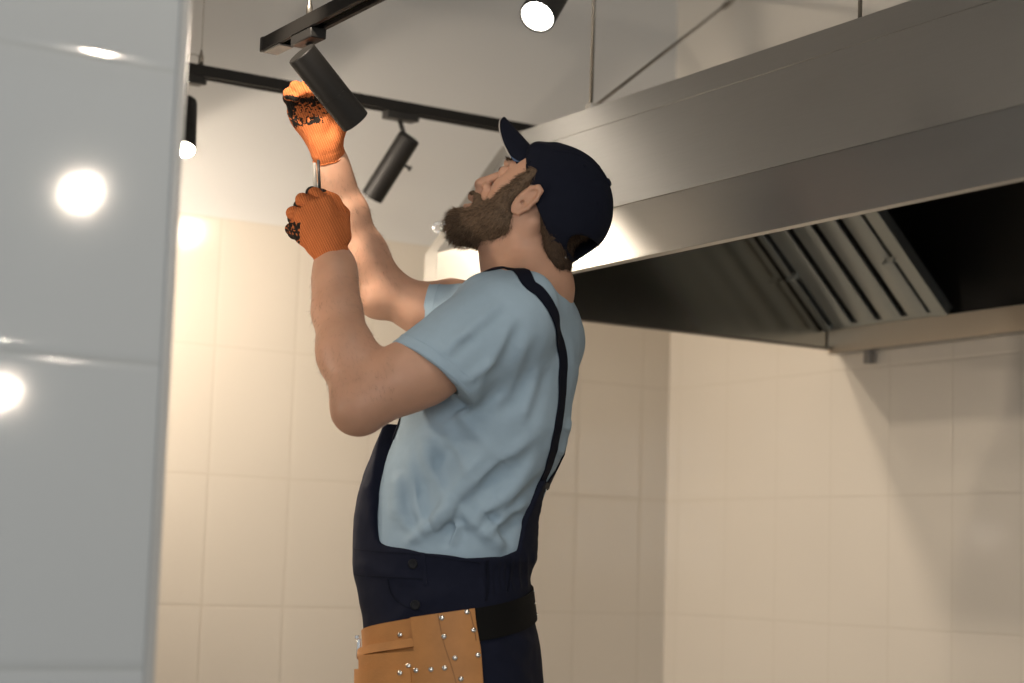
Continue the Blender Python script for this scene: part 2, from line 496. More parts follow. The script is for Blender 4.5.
# eye bolt with a wing nut on the far corner
eb = on_y(438, 229, HE)
for k in (-1, 1):
    c0 = Vector((eb[0], HE - 0.02, eb[2])) + Vector(E1) * 0.010 * k
    ring = [c0 + Vector(E1) * 0.009 * math.cos(a) + Vector((0, 0, 1)) * 0.011 * math.sin(a) for a in np.linspace(0, 2 * math.pi, 20)]
    MB(hc).tube(ring, 0.0032, 8).build('wing_nut_loop', M_chrome, hood, smooth=True)
MB(hc).rod((eb[0] - 0.006, HE - 0.02, eb[2]), (eb[0] + 0.05, HE - 0.02, eb[2]), 0.006, 14).build('eye_bolt', M_chrome, hood, smooth=True)
# hangers
hk = on_x(591, 107, HTX + 0.015)
hk = Vector((hk[0], hk[1], HTZ))
MB(hc).rod(hk, (hk.x, hk.y, CEIL), 0.0042, 10).build('hanger_rod', M_wire, hood, smooth=True)
MB(hc).obox(hk + Vector((0.01, 0, 0.008)), (0.018, 0, 0), (0, 0.012, 0), (0, 0, 0.008)).build('hanger_bracket', M_steel, hood, bevel=0.002)
far = Vector(on_x(735, -2, XR - 0.02))
MB(hc).rod(hk + Vector((0.004, 0, 0.006)), far + (far - hk) * 0.25, 0.0042, 10).build('hanger_cable', M_wire, hood, smooth=True)
tp = hk + (far - hk) * 0.93
MB(hc).rod(tp - (far - hk) * 0.03, tp + (far - hk) * 0.03, 0.008, 10).build('cable_clamp', M_wire, hood, smooth=True)
h2 = on_x(860, 14, HTX + 0.03)
MB(hc).rod((h2[0], h2[1], HTZ), (h2[0], h2[1], CEIL), 0.0042, 10).build('hanger_rod', M_wire, hood, smooth=True)

# baffle filter resting between the gutter and the hood top
def filter_bank(ya, yb):
    """ya far edge, yb near edge"""
    bot = Vector((XR - 0.050, 0, 1.752)); top = Vector((bot.x - 0.375, 0, bot.z + 0.365))
    u = (top - bot).normalized(); n = Vector((-u.z, 0, u.x)) * -1.0
    if n.z > 0: n = -n
    c = Vector((bot.x, (ya + yb) / 2, bot.z))
    L = (top - bot).length
    root = empty('grease_filter', c)
    tag(root, 'steel baffle filter with dark slots inside the extractor hood', 'filter')
    yv = Vector((0, 1, 0)); w = abs(ya - yb)
    def bar(y, wid, dep, name, material, off=0.0, l0=0.0, l1=L):
        a = Vector((bot.x, y, bot.z)) + u * (l0 + l1) / 2 + n * off
        return MB(c).obox(a, u * (l1 - l0) / 2, yv * wid / 2, n * dep / 2).build(name, material, root, bevel=0.0015)
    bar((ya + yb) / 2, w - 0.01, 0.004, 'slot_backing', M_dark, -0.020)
    bar(ya - 0.012, 0.024, 0.03, 'frame_side', M_filter, -0.006)
    bar(yb + 0.022, 0.044, 0.03, 'frame_side', M_filter, -0.006)
    for s0, s1 in ((0, 0.012), (L - 0.02, L)):
        a = Vector((bot.x, (ya + yb) / 2, bot.z)) + u * (s0 + s1) / 2 - n * 0.008
        MB(c).obox(a, u * (s1 - s0) / 2, yv * w / 2, n * 0.012).build('frame_rail', M_filter, root, bevel=0.0015)
    inner0, inner1 = ya - 0.030, yb + 0.050
    nb = 4
    pitch = (inner0 - inner1) / nb
    for k in range(nb):
        y = inner0 - pitch * (k + 0.5)
        # each baffle is a shallow channel
        wv = pitch * 0.74; dv = 0.012
        a = Vector((bot.x, y, bot.z)) + n * 0.006
        sec = [(-wv / 2, -dv), (-wv / 2, -0.002), (-wv / 2 + 0.003, 0), (wv / 2 - 0.003, 0), (wv / 2, -0.002), (wv / 2, -dv), (wv / 2 - 0.002, -dv), (wv / 2 - 0.002, -0.003), (-wv / 2 + 0.002, -0.003), (-wv / 2 + 0.002, -dv)]
        MB(c).prism([a + yv * p + n * r + u * 0.010 for p, r in sec], u * (L - 0.025)).build('baffle', M_filter, root)
    for y, s in ((ya - 0.026, 1), (yb + 0.060, -1)):
        a = Vector((bot.x, y, bot.z)) + u * 0.185 + n * 0.006
        MB(c).tube([a - yv * 0.016, a - yv * 0.016 + n * 0.014, a + yv * 0.016 + n * 0.014, a + yv * 0.016], 0.003, 8).build('wire_handle', M_filter, root, smooth=True)
        MB(c).obox(a, u * 0.008, yv * 0.020, n * 0.002).build('handle_plate', M_filter, root, bevel=0.001)
    return root
fb0 = on_x(828, 334, XR - 0.050)[1]; fb1 = on_x(949, 317, XR - 0.050)[1]
filter_bank(HE - 0.008, fb1)
# ------------------------------------------------------------------ signed-distance sculpting
D0 = 3.40
PSI = math.radians(18)                               # how far the man is turned away from a pure profile
ORG = at(480, 480, D0); ORG = np.array([ORG[0], ORG[1], 0.0])
FWD = np.array([-math.cos(PSI), math.sin(PSI), 0.0])   # his facing direction, in local axes (image right, away, up)
LFT = np.array([-math.sin(PSI), -math.cos(PSI), 0.0])  # his left hand side (towards the camera)

def to_local(p):
    q = np.asarray(p) - ORG
    return np.array([q @ E1, q @ E2, q[2]])

CAML = to_local(CAM)
def lray(x, y):
    d = ray(x, y); return np.array([d @ E1, d @ E2, d[2]])

def P(x, y, d=0.0):
    """point seen at pixel x, y in the upright plane d metres behind the man's centre"""
    r = lray(x, y); return CAML + r * (d - CAML[1]) / r[1]

def S(x, y, lat=0.0):
    """point seen at pixel x, y at lat metres to the left of the man's middle plane"""
    r = lray(x, y); return CAML + r * (lat - CAML @ LFT) / (r @ LFT)

def mir(p):
    p = np.asarray(p); return p - 2 * (p @ LFT) * LFT

class SDF:
    def __init__(self, lo, hi, h):
        self.lo = np.asarray(lo, float); self.h = h
        self.n = np.ceil((np.asarray(hi) - self.lo) / h).astype(int) + 1
        self.F = np.full(self.n, 1.0, np.float32)
        self.ax = [self.lo[i] + h * np.arange(self.n[i]) for i in range(3)]

    def region(self, lo, hi):
        a = np.clip(np.floor((np.asarray(lo) - self.lo) / self.h).astype(int), 0, self.n)
        b = np.clip(np.ceil((np.asarray(hi) - self.lo) / self.h).astype(int) + 1, 0, self.n)
        sl = tuple(slice(a[i], b[i]) for i in range(3))
        X = self.ax[0][sl[0]][:, None, None]; Y = self.ax[1][sl[1]][None, :, None]; Z = self.ax[2][sl[2]][None, None, :]
        return sl, X, Y, Z

    def put(self, f, lo, hi, k=0.0, op='add'):
        m_ = max(k, 3 * self.h) + 0.01
        sl, X, Y, Z = self.region(np.asarray(lo) - m_, np.asarray(hi) + m_)
        A = self.F[sl]
        if A.size == 0: return self
        B = f(X, Y, Z).astype(np.float32)
        B = np.broadcast_to(B, A.shape)
        if op == 'add':
            R = np.minimum(A, B)
            if k: R = R - np.maximum(k - np.abs(A - B), 0) ** 2 / (4 * k)
        elif op == 'sub':
            R = np.maximum(A, -B)
            if k: R = R + np.maximum(k - np.abs(A + B), 0) ** 2 / (4 * k)
        elif op == 'and':
            R = np.maximum(A, B)
            if k: R = R + np.maximum(k - np.abs(A - B), 0) ** 2 / (4 * k)
        self.F[sl] = R
        return self

    def cap(self, a, b, ra, rb=None, k=0.012, op='add'):
        a = np.asarray(a, float); b = np.asarray(b, float); rb = ra if rb is None else rb
        ba = b - a; L2 = max(ba @ ba, 1e-9)
        def f(X, Y, Z):
            px_, py_, pz_ = X - a[0], Y - a[1], Z - a[2]
            t = np.clip((px_ * ba[0] + py_ * ba[1] + pz_ * ba[2]) / L2, 0, 1)
            return np.sqrt((px_ - ba[0] * t) ** 2 + (py_ - ba[1] * t) ** 2 + (pz_ - ba[2] * t) ** 2) - (ra + (rb - ra) * t)
        r = max(ra, rb)
        return self.put(f, np.minimum(a, b) - r, np.maximum(a, b) + r, k, op)

    def ball(self, c, r, k=0.012, op='add'):
        return self.cap(c, c, r, r, k, op)

    def chain(self, pts, rad, k=0.01, op='add'):
        for i in range(len(pts) - 1):
            self.cap(pts[i], pts[i + 1], rad[i], rad[i + 1], k, op)
        return self

    def ell(self, c, axes, k=0.012, op='add', pad=None):
        """axes: list of (unit direction, semi-axis)"""
        c = np.asarray(c, float)
        U = [np.asarray(u, float) / np.linalg.norm(u) for u, _ in axes]; R = [r for _, r in axes]
        def f(X, Y, Z):
            k0 = 0; k1 = 0
            for u, r in zip(U, R):
                t = (X - c[0]) * u[0] + (Y - c[1]) * u[1] + (Z - c[2]) * u[2]
                k0 = k0 + (t / r) ** 2; k1 = k1 + (t / (r * r)) ** 2
            k0 = np.sqrt(k0); k1 = np.sqrt(k1) + 1e-9
            return k0 * (k0 - 1) / k1
        r = max(R)
        return self.put(f, c - r, c + r, k, op)

    def half(self, p, n, k=0.0, lo=None, hi=None, op='and'):
        """keeps the side opposite to n"""
        p = np.asarray(p, float); n = np.asarray(n, float) / np.linalg.norm(n)
        f = lambda X, Y, Z: (X - p[0]) * n[0] + (Y - p[1]) * n[1] + (Z - p[2]) * n[2]
        lo = self.lo if lo is None else lo
        hi = self.lo + self.h * self.n if hi is None else hi
        return self.put(f, lo, hi, k, op)

    def mesh(self, name, relax=1):
        F = self.F
        neg = F < 0
        n = np.array(F.shape)
        c = np.zeros(n - 1, np.int8)
        for i in (0, 1):
            for j in (0, 1):
                for k in (0, 1):
                    c += neg[i:n[0] - 1 + i, j:n[1] - 1 + j, k:n[2] - 1 + k]
        I, J, K = np.nonzero((c > 0) & (c < 8))
        acc = np.zeros((len(I), 3)); cnt = np.zeros(len(I))
        cor = [(0, 0, 0), (1, 0, 0), (0, 1, 0), (1, 1, 0), (0, 0, 1), (1, 0, 1), (0, 1, 1), (1, 1, 1)]
        ed = [(0, 1), (2, 3), (4, 5), (6, 7), (0, 2), (1, 3), (4, 6), (5, 7), (0, 4), (1, 5), (2, 6), (3, 7)]
        V8 = [F[I + a, J + b, K + d] for a, b, d in cor]
        for a, b in ed:
            fa, fb = V8[a], V8[b]
            mk = (fa < 0) != (fb < 0)
            t = np.where(mk, fa / np.where(mk, fa - fb, 1), 0)
            pa, pb = np.array(cor[a]), np.array(cor[b])
            acc += np.where(mk[:, None], pa + (pb - pa) * t[:, None], 0); cnt += mk
        idx = np.full(n - 1, -1, np.int64)
        idx[I, J, K] = np.arange(len(I))
        verts = self.lo + (np.stack([I, J, K], 1) + acc / cnt[:, None]) * self.h
        quads = []
        for axis in range(3):
            o1, o2 = (axis + 1) % 3, (axis + 2) % 3
            s0 = [slice(None)] * 3; s1 = [slice(None)] * 3
            s0[axis] = slice(0, n[axis] - 1); s1[axis] = slice(1, n[axis])
            for o in (o1, o2):
                s0[o] = slice(1, n[o] - 1); s1[o] = slice(1, n[o] - 1)
            A, B = neg[tuple(s0)], neg[tuple(s1)]
            for flip in (0, 1):
                e_ = np.argwhere((A & ~B) if not flip else (~A & B))
                if not len(e_): continue
                e_[:, o1] += 1; e_[:, o2] += 1
                def cell(d1, d2):
                    q_ = e_.copy(); q_[:, o1] += d1; q_[:, o2] += d2
                    return idx[q_[:, 0], q_[:, 1], q_[:, 2]]
                qd = np.stack([cell(-1, -1), cell(0, -1), cell(0, 0), cell(-1, 0)], 1)
                quads.append(qd[:, ::-1] if flip else qd)
        quads = np.concatenate(quads)
        for _ in range(relax):
            verts = relax_mesh(verts, quads)
        me = bpy.data.meshes.new(name)
        me.vertices.add(len(verts)); me.vertices.foreach_set('co', verts.astype(np.float32).ravel())
        me.loops.add(quads.size); me.loops.foreach_set('vertex_index', quads.astype(np.int32).ravel())
        me.polygons.add(len(quads)); me.polygons.foreach_set('loop_start', np.arange(0, quads.size, 4, dtype=np.int32))
        me.update(calc_edges=True); me.validate()
        return me

def relax_mesh(v, q, w=0.5):
    s = np.zeros_like(v); c = np.zeros(len(v))
    for a in range(4):
        for b in (1, 3):
            np.add.at(s, q[:, a], v[q[:, (a + b) % 4]]); np.add.at(c, q[:, a], 1)
    return v * (1 - w) + w * s / np.maximum(c, 1)[:, None]

def coords(me):
    a = np.empty(len(me.vertices) * 3, np.float32); me.vertices.foreach_get('co', a); return a.reshape(-1, 3).astype(float)

def normals(me):
    a = np.empty(len(me.vertices) * 3, np.float32); me.vertex_normals.foreach_get('vector', a); return a.reshape(-1, 3).astype(float)

def set_coords(me, v):
    me.vertices.foreach_set('co', v.astype(np.float32).ravel()); me.update()

def set_attr(me, name, val):
    at_ = me.attributes.new(name, 'FLOAT', 'POINT'); at_.data.foreach_set('value', val.astype(np.float32))

def to_pixels(v):
    """pixel position of local points"""
    w = ORG + v[:, :1] * E1 + v[:, 1:2] * E2 + v[:, 2:] * EZ
    c = (w - CAM) @ ROT
    return np.stack([W / 2 + FPX * c[:, 0] / -c[:, 2], H / 2 - FPX * c[:, 1] / -c[:, 2]], 1)

def vnoise(v, s, seed=0.0):
    return np.array([noise.noise(Vector((p[0] * s + seed, p[1] * s, p[2] * s))) for p in v])

def seg_dist(p, pts):
    """distance of 2-D points to a polyline and the arc position 0..1"""
    best = np.full(len(p), 1e9); pos = np.zeros(len(p))
    pts = np.asarray(pts, float); n = len(pts) - 1
    for i in range(n):
        a, b = pts[i], pts[i + 1]; ba = b - a
        t = np.clip(((p - a) @ ba) / (ba @ ba), 0, 1)
        d = np.linalg.norm(p - a - t[:, None] * ba, axis=1)
        k = d < best
        best[k] = d[k]; pos[k] = (i + t[k]) / n
    return best, pos

def folds(me, lines, front_only=True):
    """raise (or sink) cloth along creases: (pixel polyline, height in m, width in px)"""
    v = coords(me); nn = normals(me)
    pxs = to_pixels(v)
    view = v - CAML; view /= np.linalg.norm(view, axis=1)[:, None]
    facing = np.clip(-(nn * view).sum(1) * 2.5 + 0.3, 0, 1) if front_only else np.ones(len(v))
    d_ = np.zeros(len(v))
    for pts, hgt, wid in lines:
        d, t = seg_dist(pxs, pts)
        d_ += hgt * np.exp(-(d / wid) ** 2) * np.clip(np.minimum(t, 1 - t) * 5, 0, 1) * facing
    set_coords(me, v + nn * d_[:, None])

# ------------------------------------------------------------------ the man
HEADING = math.atan2(E1[1], E1[0])
man = empty('person', tuple(ORG), HEADING)
tag(man, 'bearded man in navy cap, blue t-shirt and navy dungarees reaching up to a lamp', 'person')

M_skin = mat('skin', (0.47, 0.262, 0.172), 0.52, Specular_IOR_Level=0.35, Subsurface_Weight=0.15, Subsurface_Scale=0.01)
M_skin.node_tree.nodes['Principled BSDF'].inputs['Subsurface Radius'].default_value = (1.0, 0.35, 0.2)
noisy(M_skin, 28, 0.13, 0.18, 5, 420, dist=0.0008)
M_hair = noisy(mat('brown_hair', (0.060, 0.036, 0.021), 0.75, Specular_IOR_Level=0.2), 160, 0.5, 0.3, 3)
M_beard = noisy(mat('brown_beard', (0.135, 0.088, 0.055), 0.75, Specular_IOR_Level=0.2), 160, 0.5, 0.3, 3)
for m_ in (M_hair, M_beard):                     # every strand has its own shade
    nt, b = nodes(m_)
    src = b.inputs['Base Color'].links[0].from_socket
    ge = N(nt, 'ShaderNodeNewGeometry')
    mx = N(nt, 'ShaderNodeMix', data_type='RGBA', blend_type='MULTIPLY'); mx.inputs['Factor'].default_value = 1.0
    rp = N(nt, 'ShaderNodeMapRange'); nt.links.new(ge.outputs['Random Per Island'], rp.inputs[0]); rp.inputs[3].default_value = 0.35; rp.inputs[4].default_value = 1.9
    nt.links.new(src, mx.inputs['A']); nt.links.new(rp.outputs[0], mx.inputs['B']); nt.links.new(mx.outputs['Result'], b.inputs['Base Color'])
M_armhair = mat('fine_arm_hair', (0.16, 0.09, 0.05), 0.5)
M_shirt = mat('light_blue_cotton', (0.315, 0.405, 0.475), 0.85, Specular_IOR_Level=0.12)
noisy(M_shirt, 60, 0.05, 0.12, 4, 900, dist=0.0006)
M_navy = mat('navy_workwear_cotton', (0.009, 0.0105, 0.021), 0.85, Specular_IOR_Level=0.12)
noisy(M_navy, 80, 0.12, 0.2, 4, 800, dist=0.0006)
M_cap = mat('navy_cap_cotton', (0.0068, 0.008, 0.015), 0.9, Specular_IOR_Level=0.12)
noisy(M_cap, 80, 0.12, 0.2, 4, 700, dist=0.0006)
M_capunder = mat('cap_underside', (0.05, 0.08, 0.14), 0.9)
M_captrim = mat('cap_trim', (0.38, 0.34, 0.30), 0.8)
M_webbing = noisy(mat('black_webbing', (0.006, 0.0055, 0.005), 0.8, Specular_IOR_Level=0.12), 900, 0.3, 0.3)
M_strap = mat('navy_elastic_strap', (0.006, 0.007, 0.014), 0.85, Specular_IOR_Level=0.12)
M_leather = mat('tan_leather', (0.42, 0.178, 0.046), 0.62)
noisy(M_leather, 26, 0.22, 0.35, 6, 240, dist=0.001)
M_stitch = mat('leather_seam', (0.23, 0.10, 0.03), 0.7)
M_rivet = mat('rivet', (0.70, 0.66, 0.60), 0.25, 1.0)
M_button = mat('dark_button', (0.010, 0.010, 0.012), 0.6, Specular_IOR_Level=0.2)
M_eye = mat('eye_white', (0.55, 0.50, 0.46), 0.15)
M_boot = mat('boot_leather', (0.02, 0.015, 0.012), 0.5)

def glove_mat():
    m = mat('orange_knit', (0.60, 0.155, 0.040), 0.85, Specular_IOR_Level=0.12)
    nt, b = nodes(m)
    kn = N(nt, 'ShaderNodeAttribute', attribute_name='knit'); co = N(nt, 'ShaderNodeAttribute', attribute_name='coat')
    w = math_node(nt, 'SINE', math_node(nt, 'MULTIPLY', kn.outputs['Fac'], 2 * math.pi / 0.0042))
    t = N(nt, 'ShaderNodeTexNoise'); t.inputs['Scale'].default_value = 500
    tc = N(nt, 'ShaderNodeTexCoord'); nt.links.new(tc.outputs['Object'], t.inputs['Vector'])
    hgt = math_node(nt, 'ADD', math_node(nt, 'MULTIPLY', w, 0.5), t.outputs['Fac'])
    bp = N(nt, 'ShaderNodeBump'); bp.inputs['Strength'].default_value = 0.7; bp.inputs['Distance'].default_value = 0.0012
    nt.links.new(hgt, bp.inputs['Height']); nt.links.new(bp.outputs[0], b.inputs['Normal'])
    # yarn: a darker orange in the furrows between the ribs
    yarn = N(nt, 'ShaderNodeMix', data_type='RGBA')
    yarn.inputs['A'].default_value = (0.38, 0.105, 0.032, 1); yarn.inputs['B'].default_value = (0.50, 0.15, 0.05, 1)
    nt.links.new(math_node(nt, 'MULTIPLY_ADD', w, 0.5, 0.5), yarn.inputs['Factor'])
    mx = N(nt, 'ShaderNodeMix', data_type='RGBA'); mx.inputs['B'].default_value = (0.014, 0.011, 0.009, 1)
    nt.links.new(yarn.outputs['Result'], mx.inputs['A'])
    n2 = N(nt, 'ShaderNodeTexNoise'); n2.inputs['Scale'].default_value = 190; n2.inputs['Detail'].default_value = 1
    nt.links.new(tc.outputs['Object'], n2.inputs['Vector'])
    s = math_node(nt, 'ADD', co.outputs['Fac'], math_node(nt, 'MULTIPLY', n2.outputs['Fac'], 1.1))
    r = N(nt, 'ShaderNodeMapRange'); nt.links.new(s, r.inputs[0]); r.inputs[1].default_value = 1.02; r.inputs[2].default_value = 1.10
    nt.links.new(r.outputs[0], mx.inputs['Factor']); nt.links.new(mx.outputs['Result'], b.inputs['Base Color'])
    return m
M_glove = glove_mat()

# --- torso outline tables: pixel row, front x, back x, half breadth
SHIRT = [(272, 492, 546, 0.060), (279, 482, 553, 0.085), (290, 470, 561, 0.120), (302, 458, 568, 0.150), (320, 445, 574, 0.168), (340, 436, 578, 0.172), (370, 424, 577, 0.172), (400, 412, 571, 0.168),
         (430, 403, 569, 0.162), (450, 395, 563, 0.158), (480, 380, 548, 0.153), (500, 371, 541, 0.150), (520, 364, 535, 0.148), (545, 360, 532, 0.148), (575, 361, 524, 0.150), (640, 372, 530, 0.155), (740, 380, 540, 0.160)]
OVER = [(272, 474, 560, 0.10), (320, 436, 577, 0.174), (370, 410, 579, 0.177), (400, 397, 572, 0.173), (430, 387, 568, 0.167), (446, 381, 561, 0.164), (462, 375, 558, 0.162), (480, 367, 551, 0.161), (500, 361, 544, 0.160), (520, 358, 538, 0.159),
        (545, 357, 536, 0.158), (558, 357, 535, 0.159), (566, 357, 530, 0.158), (576, 358, 528, 0.158), (590, 362, 530, 0.160), (620, 368, 533, 0.165), (645, 370, 539, 0.168), (690, 372, 543, 0.172), (760, 376, 543, 0.175)]

def table(rows, off=0.0):
    """z -> centre along FWD, semi-axis front-back, semi-axis left-right"""
    out = []
    for y, xf, xb, w in rows:
        f, b = S(xf, y), S(xb, y)
        half = abs((f - b) @ FWD) / 2
        a2 = (half * math.cos(PSI)) ** 2 - (w * math.sin(PSI)) ** 2
        out.append(((f[2] + b[2]) / 2, ((f + b) / 2) @ FWD, math.sqrt(max(a2, 0.0004)) / math.cos(PSI) + off, w + off))
    out.sort()
    return np.array(out).T

def torso_sdf(tb, p=2.3):
    def f(X, Y, Z):
        c = np.interp(Z, tb[0], tb[1]); a = np.interp(Z, tb[0], tb[2]); w = np.interp(Z, tb[0], tb[3])
        u = X * FWD[0] + Y * FWD[1] - c; v = X * LFT[0] + Y * LFT[1]
        k0 = (np.abs(u / a) ** p + np.abs(v / w) ** p) ** (1 / p)
        k1 = np.sqrt((u / a ** 2) ** 2 + (v / w ** 2) ** 2) + 1e-6
        kk = np.sqrt((u / a) ** 2 + (v / w) ** 2) + 1e-9
        d = (k0 - 1) * kk / k1
        return np.maximum(d, np.maximum(Z - tb[0][-1], tb[0][0] - Z))
    return f

def torso_point(tb, z, phi, off=0.0, p=2.3):
    """surface point at height z and angle phi (0 front, 90 his left)"""
    c, a, w = (np.interp(z, tb[0], tb[i]) for i in (1, 2, 3))
    cs, sn = math.cos(math.radians(phi)), math.sin(math.radians(phi))
    k = (abs(cs / 1) ** p + abs(sn / 1) ** p) ** (-1 / p)
    u, v = c + (a + off) * cs * k, (w + off) * sn * k
    return FWD * u + LFT * v + EZ * z

TS = table(SHIRT); TO = table(OVER)
TB = table(SHIRT, -0.016)

# joints
shL = S(497, 327, 0.150); elL = P(362, 404, -0.235); wrL = P(335, 268, -0.115)
shR = S(538, 324, -0.150); elR = P(382, 290, 0.145); wrR = P(331, 163, 0.055)
LHD = np.array([0, 0, 0])

# --- body: head, neck, trunk and arms in one surface
allp = [shL, elL, wrL, shR, elR, wrR, S(445, 240), S(615, 200), P(300, 160, 0.3), P(600, 700, -0.3)]
lo = np.min(allp, 0) - 0.09; hi = np.max(allp, 0) + 0.07
lo[2] = S(480, 720)[2]; hi[2] = S(560, 130)[2] + 0.02
B = SDF(lo, hi, 0.0028)
skull_c = S(557, 194)
sk_u = S(505, 160) - S(607, 222); sk_u /= np.linalg.norm(sk_u)
sk_v = np.cross(LFT, sk_u)
B.ell(skull_c, [(sk_u, 0.097), (sk_v, 0.084), (LFT, 0.072)], 0)
def pair(fn, *pts):
    fn(*pts); fn(*[mir(p) for p in pts])
for s_ in (0, 1):
    w_ = mir if s_ else (lambda p: np.asarray(p))
    B.ball(w_(S(525, 174, 0.026)), 0.024, 0.02)
    B.cap(S(509.5, 163.5), w_(S(514, 165, 0.034)), 0.0085, 0.0075, 0.012)           # brow
    B.ball(w_(S(510, 186, 0.034)), 0.026, 0.02)                                   # cheek bone
    B.ball(w_(S(506, 193, 0.026)), 0.026, 0.015)
    B.cap(w_(S(473, 223, 0.010)), w_(S(518, 221, 0.052)), 0.020, 0.020, 0.02)    # jaw
    B.cap(w_(S(518, 221, 0.052)), w_(S(527, 198, 0.062)), 0.020, 0.014, 0.02)
    B.ball(w_(S(503, 212, 0.026)), 0.036, 0.02)
    B.ball(w_(S(486.5, 186.8, 0.0125)), 0.0082, 0.005)                            # nostril wings
B.cap(S(505, 173), S(485, 181.5), 0.0078, 0.0092, 0.010)                        # nose bridge
B.ball(S(481, 184.5), 0.0122, 0.005)
B.ball(S(490, 203.5), 0.026, 0.012)
B.ball(S(472, 221), 0.024, 0.02)
B.cap(mir(S(475, 198.5, 0.013)), S(475, 198.5, 0.013), 0.0075, 0.0075, 0.008)      # upper lip
B.ball(S(471.5, 197.5), 0.0075, 0.008)
B.cap(S(481.5, 191), S(474, 196.5), 0.0075, 0.0070, 0.006)
B.cap(mir(S(470, 207.5, 0.012)), S(470, 207.5, 0.012), 0.0080, 0.0080, 0.006)      # lower lip
B.ball(S(466.5, 207), 0.0075, 0.006)
B.cap(S(468, 202), S(478, 206, 0.02), 0.002, 0.002, 0.004, 'sub'); B.cap(S(468, 202), mir(S(478, 206, 0.02)), 0.002, 0.002, 0.004, 'sub')
for s_ in (0, 1):
    w_ = mir if s_ else (lambda p: np.asarray(p))
    B.ball(w_(S(502.5, 172.5, 0.033)), 0.0125, 0.012, 'sub')                         # eye socket
    B.ball(w_(S(505.0, 172.5, 0.033)), 0.0128, 0.003)                                # lids over the eye ball
    B.ball(w_(S(482.5, 189.5, 0.0115)), 0.0052, 0.002, 'sub')
    ec = w_(S(505.0, 172.5, 0.033)); gz = FWD * 0.80 + EZ * 0.60
    B.cap(ec + gz * 0.0128 - LFT * 0.011, ec + gz * 0.0128 + LFT * 0.011, 0.0034, 0.0034, 0.001, 'sub')                           # nostril
# neck
B.cap(S(503, 243), S(513, 292), 0.047, 0.056, 0.03)
B.cap(S(531, 232), S(527, 300), 0.057, 0.066, 0.03)
pair(lambda a, b: B.cap(a, b, 0.013, 0.010, 0.02), S(533, 222, 0.060), S(494, 284, 0.018))
pair(lambda a, b: B.cap(a, b, 0.050, 0.055, 0.05), S(534, 285, 0.03), S(505, 312, 0.12))
# ears
for s_ in (0, 1):
    w_ = mir if s_ else (lambda p: np.asarray(p))
    e0 = S(527, 198.5, 0.0840); lo_, hi_ = S(514, 210, 0.0790), S(540, 187, 0.0890)
    eu = hi_ - lo_; eu /= np.linalg.norm(eu); ev = np.cross(LFT, eu)
    en = np.cross(eu, ev)
    B.ell(w_(e0), [(eu if not s_ else mir(eu), 0.034), (ev if not s_ else mir(ev), 0.0165), (LFT, 0.0065)], 0.006)
    rim = [S(519, 203, 0.0850), S(523, 195, 0.0880), S(531, 188, 0.0910), S(538.5, 187, 0.0920), S(541, 191, 0.0920), S(536, 200, 0.0910), S(528, 208, 0.0880), S(519, 212.5, 0.0850), S(514, 211, 0.0830)]
    B.chain([w_(p) for p in rim], [0.0030, 0.0034, 0.0040, 0.0042, 0.0042, 0.0042, 0.0042, 0.0050, 0.0048], 0.004)
    B.cap(w_(S(522.5, 203, 0.0945)), w_(S(534, 193, 0.0975)), 0.0085, 0.0060, 0.003, 'sub')
    B.ball(w_(S(522.5, 202, 0.0850)), 0.0042, 0.002, 'sub')
    B.ball(w_(S(518.5, 201, 0.0850)), 0.0042, 0.004)                                   # tragus
# trunk
B.put(torso_sdf(TB), [lo[0], lo[1], lo[2]], [hi[0], hi[1], TB[0][-1]], 0.03)
# left arm
B.chain([shL, P(420, 372, -0.215)], [0.062, 0.058], 0.03)
B.chain([P(420, 372, -0.215), P(398, 381, -0.225), elL], [0.059, 0.056, 0.0455], 0.02)
B.ball(P(404, 375, -0.222), 0.046, 0.02)                                           # biceps
B.ball(P(352, 414, -0.235), 0.030, 0.02)                                           # point of the elbow
B.chain([elL, P(346, 352, -0.20), P(337, 312, -0.158), P(335, 285, -0.13), wrL, P(333, 255, -0.10)], [0.045, 0.0465, 0.0390, 0.0345, 0.0315, 0.028], 0.03)
B.ball(P(366, 372, -0.20), 0.034, 0.03)
# right arm
B.chain([shR, P(450, 308, 0.165), P(420, 309, 0.155), elR], [0.062, 0.050, 0.0435, 0.0430], 0.03)
B.ball(P(377, 300, 0.148), 0.034, 0.02)
B.chain([elR, P(364, 256, 0.125), P(348, 213, 0.095), P(336, 180, 0.068), wrR, P(328, 150, 0.05)], [0.043, 0.0420, 0.0340, 0.0275, 0.0255, 0.024], 0.03)
me = B.mesh('body', 1)
v = coords(me); nn = normals(me)
# muscles and veins: a little low-frequency unevenness
dv = vnoise(v, 22) * 0.0012
set_coords(me, v + nn * dv[:, None])
body = link('body', me, M_skin, man)

# eyes
for k, p in enumerate((S(505.0, 172.5, 0.033), mir(S(505.0, 172.5, 0.033)))):
    gaze = FWD * 0.80 + EZ * 0.60
    bm = MB()
    bm.lathe(p - gaze * 0.0118, p + gaze, [(0.0118 - 0.0118 * math.cos(a) + 0, max(0.0118 * math.sin(a), 0.0001)) for a in np.linspace(0, math.pi, 18)], 24)
    eo = bm.build('eye', M_eye, body, smooth=True)
    MB().lathe(p + gaze * 0.0108, p + gaze, [(0, 0.0055), (0.0009, 0.0053), (0.0014, 0.003), (0.0016, 0.0002)], 20).build('iris', M_button, eo, smooth=True)

